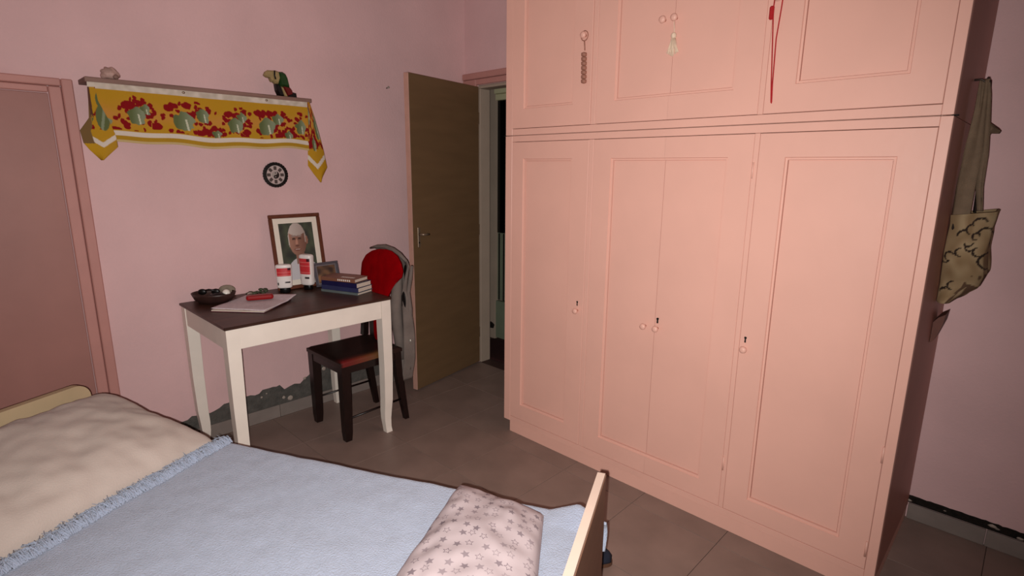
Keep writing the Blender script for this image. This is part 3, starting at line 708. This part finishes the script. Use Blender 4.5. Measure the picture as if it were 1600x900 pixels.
# ------------------------------------------------------------ table
ZT = .80
TX0, TX1, TY0, TY1 = .790, 1.652, 2.522, 3.165
tb = thing('table', 'small white painted table with a dark wooden top', 'table', ((TX0+TX1)/2, (TY0+TY1)/2, 0))
MB().box(TX0-.004, TX1+.002, TY0-.004, TY1, ZT-.014, ZT, .003).obj('table_top', 'darkwood', tb)
def leg(x, y, sx, sy):
    m = MB(); V = []; F = []
    prof = [(ZT-.0145, .058, 0), (.66, .058, 0), (.40, .054, .002), (.20, .050, .010), (.13, .046, .020), (.08, .041, .026), (.03, .036, .026), (0, .037, .020)]
    for z, w, off in prof:
        # outer corner stays at (x, y); the leg thins on its inner faces and bows at the ankle
        a0 = x-sx*off*.6; b0 = y-sy*off*.6
        a1 = a0-sx*w; b1 = b0-sy*w
        V += [(a0, b0, z), (a1, b0, z), (a1, b1, z), (a0, b1, z)]
    for k in range(len(prof)-1):
        for i in range(4): F.append((4*k+i, 4*k+(i+1) % 4, 4*k+4+(i+1) % 4, 4*k+4+i))
    F += [(3, 2, 1, 0), tuple(4*(len(prof)-1)+i for i in range(4))]
    return m.add(V, F).obj('leg', 'white_paint', tb)
for x, sx in ((TX0+.003, -1), (TX1-.003, 1)):
    for y, sy in ((TY0, -1), (TY1-.003, 1)): leg(x, y, sx, sy)
AZ0, AZ1 = .688, ZT-.0145
MB().box(TX0+.062, TX1-.062, TY0+.004, TY0+.024, AZ0, AZ1, .001).obj('apron', 'white_paint', tb)
MB().box(TX0+.062, TX1-.062, TY1-.027, TY1-.007, AZ0, AZ1, .001).obj('apron', 'white_paint', tb)
for x in (TX0+.007, TX1-.027): MB().box(x, x+.02, TY0+.06, TY1-.062, AZ0, AZ1, .001).obj('apron', 'white_paint', tb)

# ------------------------------------------------------------ chair, red cloth, grey jacket
ch = thing('chair', 'dark mahogany chair pushed under the right end of the table', 'chair', (1.57, 2.78, 0))
CY0, CY1, CX0, CX1, SZ = 2.585, 2.985, 1.365, 1.765, .472
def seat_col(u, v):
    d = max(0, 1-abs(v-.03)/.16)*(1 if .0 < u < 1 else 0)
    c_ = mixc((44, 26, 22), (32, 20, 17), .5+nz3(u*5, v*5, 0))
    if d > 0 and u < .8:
        w = mixc((150, 40, 40), (150, 120, 60), (u-.1)*1.6); c_ = mixc(c_, w, d*.8)  # red to gold tint along the near side edge
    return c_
def seat_f(u, v):
    x = CX0+(CX1-CX0)*u; y = CY0+.012*u+(CY1-CY0-.024*u)*v
    e = min(u, 1-u, v, 1-v); z = SZ-.010*max(0, 1-e/.06)**2-.004*math.sin(u*3.14)*math.sin(v*3.14)
    return (x, y, z)
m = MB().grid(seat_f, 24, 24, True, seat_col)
def under(u, v): p = seat_f(u, v); return (p[0], p[1], SZ-.03)
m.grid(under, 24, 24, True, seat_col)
w = 25; base = w*w; ed = [i for i in range(w)]+[i*w+w-1 for i in range(1, w)]+[w*w-1-i for i in range(1, w)]+[(w-1-i)*w for i in range(1, w-1)]
m.f += [(a, b, b+base, a+base) for a, b in zip(ed, ed[1:]+ed[:1])]; m.sm += [False]*len(ed)
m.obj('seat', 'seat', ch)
def bar(pts, r0, r1, name, par=ch, mt='chairwood'):
    m = MB(); V = []; F = []
    for k, (p, r) in enumerate(zip(pts, [r0+(r1-r0)*i/(len(pts)-1) for i in range(len(pts))])):
        x, y, z = p; V += [(x-r, y-r, z), (x+r, y-r, z), (x+r, y+r, z), (x-r, y+r, z)]
    n_ = len(pts)
    for k in range(n_-1):
        for i in range(4): F.append((4*k+i, 4*k+(i+1) % 4, 4*k+4+(i+1) % 4, 4*k+4+i))
    F += [(3, 2, 1, 0), tuple(4*(n_-1)+i for i in range(4))]
    return m.add(V, F).obj(name, mt, par)
for y in (CY0+.030, CY1-.030): bar([(CX0+.030, y, 0), (CX0+.030, y, .05), (CX0+.030, y, SZ-.031)], .018, .026, 'leg')
for y in (CY0+.035, CY1-.035): bar([(1.792, y, 0), (1.772, y, .12), (1.745, y, .30), (1.735, y, SZ-.031)], .014, .022, 'leg')
MB().box(CX0+.008, CX0+.030, CY0+.058, CY1-.058, SZ-.075, SZ-.031, .002).obj('seat_rail', 'chairwood', ch)
for y in (CY0+.012, CY1-.032): MB().box(CX0+.058, 1.712, y, y+.02, SZ-.075, SZ-.031, .002).obj('seat_rail', 'chairwood', ch)
MB().tube([(CX0+.04, CY1-.03, .155), (1.765, CY1-.035, .160)], .006, 8).obj('stretcher', 'chairwood', ch)
MB().tube([(CX0+.04, CY0+.03, .125), (1.765, CY0+.035, .135)], .006, 8).obj('stretcher', 'chairwood', ch)
for y in (2.745, 2.960): bar([(1.735, y, SZ+.001), (1.755, y, .70), (1.790, y, .93)], .018, .013, 'back_post')
arc = [(2.665+(2.945-2.665)*k/16, .93+.07*math.sin(math.pi*k/16)) for k in range(17)]
MB().prism(arc+[(2.945, .80), (2.665, .84)], lambda a, b, d: (d+.14*(b-.70)+.012, a, b), 1.755, 1.768).obj('backrest', 'chairwood', ch)
MB().box(1.742, 1.752, 2.765, 2.910, SZ+.001, .80, .002).obj('back_splat', 'chairwood', ch)
# red cloth over the back: rounded front and back lobes
RO = [(2.800, .480), (2.815, .62), (2.99, .73), (3.019, .84), (3.017, .922), (2.977, .970), (2.92, 1.000), (2.843, 1.020), (2.77, 1.026), (2.707, 1.022), (2.645, 1.002), (2.60, .965), (2.578, .92), (2.585, .885), (2.625, .855), (2.66, .82), (2.70, .76), (2.715, .68), (2.70, .476)]
cy_, cz_ = 2.81, .84
def red_f(side):
    def f(u, v):
        n_ = len(RO); t_ = u*n_; i = int(t_) % n_; q = t_-int(t_)
        a = (RO[i][0]*(1-q)+RO[(i+1) % n_][0]*q, RO[i][1]*(1-q)+RO[(i+1) % n_][1]*q)
        y = cy_+(a[0]-cy_)*v; z = cz_+(a[1]-cz_)*v
        bul = (1-v**3)**.6
        xm = 1.752+.14*(z-.75)
        wr_ = .004*nz3(y*18, z*14, side)
        return (xm-(.026*bul+wr_ if side < 0 else -.022*bul-.006), y, z)
    return f
m = MB().grid(red_f(-1), 96, 16).grid(red_f(1), 96, 16)
rc = m.obj('red_cloth', 'red_cloth'); tag(rc, 'deep red cloth hugging the rounded back of the chair', 'cloth')
# jacket: shell over the right shoulder of the chair back plus a hanging fall
jk = thing('grey_jacket', 'grey jacket hanging over the chair back beside the open door', 'jacket', (1.84, 2.70, .2))
JL = [(2.99, 1.010), (2.93, 1.0), (2.88, .96), (2.84, .88), (2.815, .80), (2.79, .70), (2.785, .60), (2.785, .50), (2.785, .40), (2.77, .32), (2.735, .25), (2.690, .212)]
JR = [(2.93, 1.030), (2.80, 1.030), (2.70, 1.012), (2.60, .978), (2.566, .950), (2.60, .87), (2.628, .79), (2.612, .72), (2.592, .62), (2.592, .50), (2.605, .38), (2.640, .235)]
def jf(u, v):
    a, b = poly_edge(JL, v), poly_edge(JR, v)
    y = a[0]+(b[0]-a[0])*u; z = a[1]+(b[1]-a[1])*u
    hang = min(1, v*1.4)
    x = 1.832+.028*math.sin(u*11+v*2.5)*hang+.012*math.sin(u*23+v*4)*hang+.010*nz3(y*10, z*6, 3)
    if v < .4: x += .01*(1-v/.4)
    return (x, y, z)
solid(MB().grid(jf, 60, 90).obj('jacket_body', 'grey_cloth', jk), .006)
# collar roll along the top and a sleeve down the outer side
MB().tube([(1.806, 2.96, 1.012), (1.808, 2.88, 1.030), (1.81, 2.80, 1.037), (1.812, 2.72, 1.026), (1.815, 2.66, 1.005), (1.82, 2.60, .97)], [.006, .011, .013, .014, .013, .007], 10).obj('collar', 'grey_cloth', jk)
MB().tube([(1.80, 2.655, .93), (1.80, 2.675, .82), (1.795, 2.69, .70), (1.80, 2.69, .58), (1.81, 2.685, .46), (1.82, 2.69, .36)], [.022, .032, .036, .034, .030, .026], 12).obj('sleeve', 'grey_cloth', jk)
MB().tube([(1.84, 2.578, .945), (1.845, 2.607, .86), (1.845, 2.630, .78), (1.84, 2.612, .68), (1.84, 2.612, .56), (1.84, 2.610, .44), (1.84, 2.632, .30)], [.008, .013, .012, .016, .013, .011, .008], 10).obj('front_edge', 'grey_cloth', jk)
MB().blob((1.812, 2.632, .735), (.006, .022, .055)).obj('gap_shade', 'parrot_black', jk)  # black lump stands in for the shade in a jacket gap
MB().blob((1.822, 2.615, .905), (.006, .018, .045)).obj('upper_gap_shade', 'parrot_black', jk)  # second black lump for shade, nearer the shoulder
MB().blob((1.822, 2.592, .495), (.006, .007, .009)).obj('button', 'silver', jk)

# ------------------------------------------------------------ things on the table
# leaning picture frames
def frame(name, label, x0, x1, ytop, ybot, h, fw_, depth, mframe, matw, pic, nx_=70, nz_=90, shear=0.0):
    t = thing(name, label, 'picture', ((x0+x1)/2, ybot, ZT))
    lean = math.atan2(ytop-ybot, h)
    X = Matrix.Translation((0, ybot, ZT+.001)) @ Matrix.Rotation(-lean, 4, 'X')
    for a, b, c_, d_, nm in ((x0, x1, 0, fw_, 'frame_bar'), (x0, x1, h-fw_, h, 'frame_bar'), (x0, x0+fw_, fw_+.0003, h-fw_-.0003, 'frame_bar'), (x1-fw_, x1, fw_+.0003, h-fw_-.0003, 'frame_bar')):
        MB().box(a, b, -depth, 0, c_, d_, .003, X).obj(nm, mframe, t)
    i = fw_+.0005
    if matw: 
        for a, b, c_, d_ in ((x0+i, x1-i, i, i+matw), (x0+i, x1-i, h-i-matw, h-i), (x0+i, x0+i+matw, i+matw, h-i-matw), (x1-i-matw, x1-i, i+matw, h-i-matw)):
            MB().box(a, b, -depth*.5, -depth*.5+.002, c_, d_, 0, X).obj('mat_board', 'matboard', t)
    j = i+matw
    MB().grid(lambda u, v: X @ Vector((x0+j+(x1-x0-2*j)*u, -depth*.5+.0022, j+(h-2*j)*v)), nx_, nz_, False, pic).obj('photo', 'gloss_print', t)
    MB().box(x0+.003, x1-.003, -.003, .001, .003, h-.003, 0, X).obj('backing', 'shelf_wood', t)
    return t
def ell(u, v, cx, cy, rx, ry): return ((u-cx)/rx)**2+((v-cy)/ry)**2
def portrait(u, v):
    v = v-.09
    bg = mixc((52, 56, 52), (74, 84, 66), .5+.9*nz3(u*7, v*7, 1))
    c_ = bg
    # white shirt and shoulders
    if v < .30-.9*(u-.55)**2 and v < .34: c_ = (206, 200, 204)
    if abs(u-.53) < .12 and .18 < v < .40: c_ = (150, 108, 94)
    h = ell(u, v, .50, .62, .27, .29)
    if h < 1:
        c_ = mixc((168, 124, 106), (104, 70, 58), (u-.35)*1.7+.15)
        if v > .78 - .10*math.cos((u-.5)*5) or u < .27 or (u > .72 and v > .56): c_ = mixc((200, 186, 178), (150, 132, 124), (u-.3)*1.4)   # short white hair
        for ex in (.40, .57):
            if ell(u, v, ex, .63, .055, .018) < 1: c_ = (70, 48, 42)
            if ell(u, v, ex, .68, .075, .016) < 1: c_ = (150, 130, 122)
        if ell(u, v, .475, .555, .035, .07) < 1: c_ = (186, 136, 116)
        if ell(u, v, .475, .505, .06, .018) < 1: c_ = (110, 70, 60)
        if ell(u, v, .475, .44, .10, .022) < 1: c_ = (120, 66, 60)
        if ell(u, v, .475, .442, .07, .009) < 1: c_ = (206, 186, 176)
    if ell(u, v, .78, .60, .035, .07) < 1: c_ = (150, 106, 90)
    return c_
frame('portrait_frame', 'red-brown wooden frame with a portrait photo, leaning on the wall', 1.270, 1.575, 3.150, 3.085, .432, .021, .014, 'framewood', .030, portrait)
def small_pic(u, v):
    if u < .07 or u > .93 or v < .07 or v > .93: return (112, 106, 112)
    return mixc((60, 48, 44), (150, 108, 76), .45+1.1*nz3(u*3.5, v*3, 4)-.15*(v > .7))
frame('small_frame', 'small pewter grey picture frame behind the stack of books', 1.474, 1.632, 3.064, 3.030, .143, .013, .012, 'pewter', 0, small_pic, 40, 40)
# bottles standing on their caps
def bottle(x, y, rz, w, d, h, label, ltop, lbot):
    t = thing('lotion_bottle', label, 'bottle', (x, y, ZT), 'white lotion bottles on the table')
    X = T(x, y, ZT, rz)
    MB().lathe([(.9, .001), (1, .004), (1, .026), (.95, .030)], X @ Matrix.Diagonal((w*.66, d*.8, 1, 1)), 20).obj('cap', 'black_plastic', t)
    def f(u, v):
        q = u*2*math.pi; z = .0305+(h-.0305)*v
        k = .93+.07*v; e = 1.0
        if v > .93: e = math.sqrt(max(0, 1-((v-.93)/.07)**2))*.35+.65
        if v < .04: e = .9+.1*v/.04
        cx_, sx_ = math.cos(q), math.sin(q)
        ex = abs(cx_)**.7*(1 if cx_ > 0 else -1); ey = abs(sx_)**.7*(1 if sx_ > 0 else -1)
        return X @ Vector((w*k*e*ex, d*e*ey, z))
    def c_(u, v):
        q = (u*2*math.pi-1.5*math.pi+math.pi) % (2*math.pi)-math.pi      # front is local -y
        a = q/1.0
        if lbot < v < ltop and abs(a) < .95:
            if a > .35 and v > ltop-.10: return (70, 24, 34)
            if abs(((v-lbot)*9) % 1-.5) < .06 and v < ltop-.12: return (232, 130, 124)
            return (204, 52, 58)
        if .20 < v < .27 and .05 < a < .75: return (52, 44, 48)
        if .12 < v < .24 and -.95 < a < -.7: return (60, 52, 52)
        return (238, 228, 224)
    m = MB().grid(f, 80, 60, True, c_)
    m.add([f(k/24, 1) for k in range(24)], [tuple(range(24))], False, [(*lin((238, 228, 224)), 1)]*24)
    m.add([f(k/24, 0) for k in range(24)], [tuple(range(24))], False, [(*lin((238, 228, 224)), 1)]*24)
    m.obj('bottle_body', 'white_plastic', t)
    return t
bottle(1.288, 3.028, -.45, .043, .024, .163, 'shorter white lotion bottle with pink-red label on the table', .86, .50)
bottle(1.420, 3.020, -1.15, .043, .026, .207, 'taller white lotion bottle with dark red label, turned sideways', .88, .36)
# books
bang = math.atan2(-.242, .088)
def book(cx, cy, z, ang, L_, D_, h, cover, label, letters=False):
    t = thing('book', label, 'book', (cx, cy, z), 'books stacked on the table')
    X = T(cx, cy, z, ang)
    MB().box(-L_/2, L_/2, -D_/2, D_/2, 0.0003, .0022, 0, X).obj('cover', cover, t)
    MB().box(-L_/2, L_/2, -D_/2, D_/2, h-.0022, h-.0003, 0, X).obj('cover', cover, t)
    MB().box(-L_/2, L_/2, -D_/2, -D_/2+.0022, .0023, h-.0023, 0, X).obj('spine', cover, t)
    MB().box(-L_/2+.003, L_/2-.003, -D_/2+.0024, D_/2-.004, .0023, h-.0023, 0, X).obj('pages', 'paper', t)
    if letters:
        for k in range(7): MB().box(.0+k*.013, .008+k*.013, -D_/2-.0006, -D_/2-.0001, h*.25, h*.75, 0, X).obj('lettering', 'letter', t)
        for k in range(6): MB().box(.0+k*.015, .010+k*.015, -D_/2+.03, -D_/2+.05, h-.0002, h+.0003, 0, X).obj('lettering', 'letter', t)
    return t
bx, by = 1.555, 2.822
z = ZT
for h, cover, label, da2, dx, dy, L_, D_, lt in (
        (.014, 'bk_teal', 'thin grey-green book at the bottom of the stack', 0, 0, 0, .262, .128, 0),
        (.026, 'bk_blue', 'slate blue book second from the bottom of the stack', .02, .004, .002, .258, .128, 0),
        (.027, 'bk_navy', 'dark navy book under the brown one in the stack', -.02, .0, -.002, .255, .126, 0),
        (.020, 'bk_brown', 'brown book with white letters on top of the stack', .05, -.004, .012, .235, .122, 1)):
    book(bx+dx, by+dy, z, bang+da2, L_, D_, h, cover, label, lt); z += h
# magazines, newspaper and red case
t = thing('magazine', 'dark red magazine lying under the newspaper on the table', 'magazine', (1.03, 2.88, ZT))
X = T(1.022, 2.876, ZT, .70)
MB().box(-.145, .145, -.165, .105, .0005, .003, 0, X).obj('cover', 'mag_red', t)
MB().box(-.143, .143, -.163, .103, .0032, .009, 0, X).obj('pages', 'paper', t)
def paper_f(u, v):
    a, b = -.150+.300*u, -.175+.285*v
    z_ = .0125+.012*max(0, u-.7)/.3*(1-v)*1.2+.002*nz3(u*4, v*4, 0)+.001
    p = T(1.040, 2.888, ZT, .63) @ Vector((a, b, z_)); return p
m = MB().grid(paper_f, 30, 30)
np_ = solid(m.obj('newspaper', 'news'), .004, 1.0); tag(np_, 'folded whitish newspaper under the red case on the table', 'newspaper')
X = T(1.092, 2.888, ZT+.0175, -.36)
rc_ = MB().box(-.066, .066, -.026, .026, 0, .026, .011, X).obj('glasses_case', 'red_case'); tag(rc_, 'small red case lying on the newspaper', 'case')
# oval bowl with odds and ends
t = thing('bowl', 'dark brown oval bowl at the left end of the table', 'bowl', (0.925, 3.062, ZT))
X = T(0.925, 3.062, ZT, -.75)
MB().lathe([(.05, .001), (.075, .003), (.095, .020), (.105, .042), (.109, .052), (.106, .053), (.104, .042), (.090, .022), (.060, .010), (.02, .008)], X, 32, sx=1.0, sy=.78).obj('bowl_shell', 'bowlwood', t)
b = MB().blob((.975, 3.025, ZT+.046), (.020, .020, .021)).obj('white_knob', 'ceramic'); tag(b, 'small white round ornament in the dark bowl', 'ornament')
b = MB().blob((1.0, 3.085, ZT+.052), (.042, .012, .026), T(0, 0, 0, -.6).to_3x3(), 16, 8).obj('stone_disc', 'grey_stone'); tag(b, 'flat beige stone leaning inside the dark bowl', 'stone')
t = thing('sunglasses', 'dark folded sunglasses lying in the bowl', 'glasses', (.905, 3.08, ZT+.03))
for k in (-1, 1): MB().blob((.905+.026*k, 3.065-.02*k, ZT+.058), (.022, .008, .016), T(0, 0, 0, -.6).to_3x3()).obj('lens', 'black_plastic', t)
MB().tube([(.93, 3.04, ZT+.064), (.905, 3.065, ZT+.070), (.88, 3.085, ZT+.064), (.885, 3.12, ZT+.055)], .004, 6).obj('frame', 'black_plastic', t)
b = MB().blob((.935, 3.03, ZT+.036), (.045, .035, .020), None, 14, 8, lambda d: 1+.25*nz3(d.x*3, d.y*3, d.z*3)).obj('dark_pouch', 'black_plastic'); tag(b, 'crumpled dark pouch filling the brown bowl', 'pouch')
t = thing('trinket_heap', 'little heap of green and silver trinkets behind the newspaper', 'trinkets', (1.165, 3.105, ZT)); random.seed(5)
for k in range(16):
    r = random.uniform(.007, .014)
    MB().blob((1.165+random.uniform(-.05, .05), 3.105+random.uniform(-.03, .03), ZT+r*.6+random.uniform(.0, .012)*(1 if k % 3 == 0 else 0)), (r*1.3, r, r*.7), T(0, 0, 0, random.random()*3).to_3x3(), 8, 5).obj('trinket', 'silver' if k in (3, 9) else 'trinket_green', t)

# ------------------------------------------------------------ bed
BA = math.radians(25.5)
BX = T(1.2, .81, 0, BA)         # local x across the bed (0 = far side), local y from foot to head
def B(t_, s_, z_): return BX @ Vector((t_, s_, z_))
bd = thing('bed', 'single bed with cream headboard and pale footboard standing askew', 'bed', B(-.45, 1.0, 0))
def board(name, s0, s1, x0, x1, z1, r, mt, par=bd):
    pts = [(x0, .10), (x1, .10)]
    for cx, a0 in ((x1-r, 0), (x0+r, math.pi/2)):
        pts += [(cx+r*math.cos(a0+math.pi/2*k/8), z1-r+r*math.sin(a0+math.pi/2*k/8)) for k in range(9)]
    return MB().prism(pts, lambda a, b, d: B(a, d, b), s0, s1).obj(name, mt, par)
board('headboard', 2.000, 2.028, -.90, -.040, .665, .055, 'headboard')
fb = board('footboard', -.024, -.002, -.92, .004, .652, .012, 'footboard')
MB().box(-.918, .002, -.0262, -.0243, .11, .643, 0, BX).obj('footboard_face', 'footface', bd)  # thin sheet that carries the outer face's shade in its colour
for x in (-.90, -.03):
    for y in (-.012, 2.014): MB().box(x-.02, x+.02, y-.010, y+.010, 0, .099, .003, BX).obj('leg', 'footface', bd)
for x in (-.88, -.04): MB().box(x-.012, x+.012, .0, 1.999, .20, .30, .003, BX).obj('side_rail', 'headboard', bd)
MB().box(-.866, -.054, .0, 1.999, .262, .279, 0, BX).obj('slat_base', 'headboard', bd)
ma = thing('mattress', 'mattress in a rose sheet under the blue blanket', 'mattress', B(-.46, 1.0, .28))
MB().box(-.875, -.042, .012, 1.988, .302, .478, .03, BX).obj('mattress_body', 'mattress', ma)
def sheet_f(u, v):
    x = -.885+.862*u; s_ = 1.25+.74*v
    e = max(0, (u-.955)/.045); z_ = .482-.10*e**1.6+.003*nz3(u*9, v*9, 2)
    return B(x+.004*e, s_, z_)
solid(MB().grid(sheet_f, 60, 30).obj('sheet', 'sheet', ma), .003)
bl = thing('blanket', 'light blue fringed fleece blanket spread over the bed', 'blanket', B(-.45, .7, .3))
def bl_f(u, v):
    s_ = .012+1.345*v+.012*nz3(u*5, 1, 0)*v
    t_ = -.93+.995*u
    # arc-length style profile: flat top then rounded fall over the far side
    a = (u-.905)/.095
    if a <= 0: x = -.93+.91*(u/.905); z_ = .502
    else:
        x = -.020+.020*math.sin(min(1, a*3)*math.pi/2)+.012*a; z_ = .502-.02*(1-math.cos(min(1, a*3)*math.pi/2))-.20*max(0, a-.15)
    z_ += .006*nz3(x*4, s_*3, 0)+.0025*nz3(x*14, s_*14, 5)
    # bunched corner by the footboard
    k = max(0, 1-abs(v-.03)/.06)*max(0, 1-abs(u-.93)/.09)
    z_ += .030*k; x += .02*k
    if a > .2: x += .085*max(0, 1-v/.08)**.5*math.sin(min(1, (a-.2)*1.6)*math.pi*.6)
    return B(x, s_, z_)
solid(MB().grid(bl_f, 150, 150).obj('blanket_body', 'blanket', bl), .008)
def hang_f(u, v):
    s_ = -.030+.12*u; z_ = .470-.095*v
    x = .016+.040*math.sin(math.pi*(.08+.84*v))*(1-.6*u)+.004*math.sin(u*9+v*3)
    return B(x, s_, z_)
solid(MB().grid(hang_f, 16, 16).obj('hanging_corner', 'blanket', bl), .008)
m = MB(); random.seed(3)
for k in range(900):
    u = k/899; x = -.93+.925*u; s0 = 1.350+.012*nz3(u*5*.905, 1, 0)+random.uniform(-.012, .004)
    z0 = .509; l_ = random.uniform(.040, .078); dx = random.uniform(-.026, .026)
    if x > -.02: l_ *= .9
    lift = random.uniform(.0, .026)
    m.tube([B(x, s0, z0), B(x+dx*.4, s0+l_*.4, z0+lift*.8), B(x+dx*1.2, s0+l_*.75, z0+lift*.4-.002), B(x+dx*.8, s0+l_, z0-.005+lift*random.random())], [.0022, .0020, .0018, .0010], 4)
fr_ = m.obj('fringe', 'blanket', bl); fr_['kind'] = 'stuff'
def pillow(name, hx, hy, th, mt, X, label, wr_=.008, seam=.0, uvs=1.0, seed=0, nu=70, nv=60, top=1.0, bot=.25, quad=None):
    t = thing(name, label, 'pillow', X @ Vector((0, 0, -th*bot)))
    m = MB()
    for sg in (1, -1):
        def f(u, v):
            a, b = 2*u-1, 2*v-1
            rc_ = 1-.025*(a*a*b*b)**2; x = hx*a*(1-.04*(1-b*b)*abs(a))*rc_; y = hy*b*(1-.05*(1-a*a)*abs(b))*rc_
            if quad:
                p00, p10, p11, p01 = quad; uu, vv = (x/hx+1)/2, (y/hy+1)/2
                x = p00[0]*(1-uu)*(1-vv)+p10[0]*uu*(1-vv)+p11[0]*uu*vv+p01[0]*(1-uu)*vv
                y = p00[1]*(1-uu)*(1-vv)+p10[1]*uu*(1-vv)+p11[1]*uu*vv+p01[1]*(1-uu)*vv
            h_ = max(0, (1-a**4)*(1-b**4))**.45*(.72+.28*(1-a*a)*(1-b*b))
            k = th*(top if sg > 0 else bot)
            edge = (1-min(1-abs(a), 1-abs(b)))
            n_ = wr_*(nz3(x*9+seed, y*9, sg)+.6*nz3(x*20, y*20+seed, 2))*(h_**.5)*(.5+edge*.8)
            ew = .006*nz3(a*4+seed, b*4, 7)
            return X @ Vector((x, y, sg*k*h_+n_*(1 if sg > 0 else .2)+ew))
        m.grid(f, nu, nv, True, None, lambda u, v: ((2*u-1)*hx*uvs, (2*v-1)*hy*uvs))
    m.obj('pillow_cover', mt, t)
    return t
PX = BX @ Matrix.Translation((-.425, 1.672, .556)) @ Matrix.Rotation(math.radians(12.5), 4, 'X')
pillow('pillow', .415, .285, .098, 'pillow', PX, 'big cream pillow against the headboard', .012, seed=3.1)
SX = BX @ Matrix.Translation((-.36, .250, .524))
pillow('star_pillow', .345, .172, .066, 'stars', SX, 'small pale pillow printed with grey stars near the footboard', .010, seed=8.3, uvs=1.0, bot=.15, quad=((-.26, -.245), (.295, -.115), (.358, .180), (-.33, .160)))

# ------------------------------------------------------------ slippers on the floor beyond the footboard
t = thing('slipper', 'dark navy slipper with cream lining on the floor past the footboard', 'slipper', (1.56, 1.10, 0))
X = T(1.545, 1.110, 0, math.radians(-60))
sole = []
for k in range(28):
    q = 2*math.pi*k/28; sole.append((.13*math.cos(q), (.043+.007*math.cos(q))*math.sin(q)))
MB().prism(sole, lambda a, b, d: X @ Vector((a, b, d)), 0, .018).obj('sole', 'sole', t)
def up_f(u, v):
    a = -.02+.145*u; wv = math.sqrt(max(0, 1-(a/.13)**2))*(.043+.007*a/.13)
    q = math.pi*v; return X @ Vector((a, wv*math.cos(q), .0185+.055*math.sin(q)*math.sqrt(max(.02, 1-(u*.97)**3))))
solid(MB().grid(up_f, 14, 14).obj('upper', 'navy', t), .005)
MB().prism([(p[0]*.94, p[1]*.92) for p in sole], lambda a, b, d: X @ Vector((a, b, d)), .0185, .026).obj('insole', 'cream_lining', t)
def rim_f(u, v):
    q = math.pi*.5+math.pi*u; return X @ Vector((.125*math.cos(q)-.005, (.047)*math.sin(q), .02+.035*v))
solid(MB().grid(rim_f, 18, 4).obj('heel_rim', 'cream_lining', t), .008)
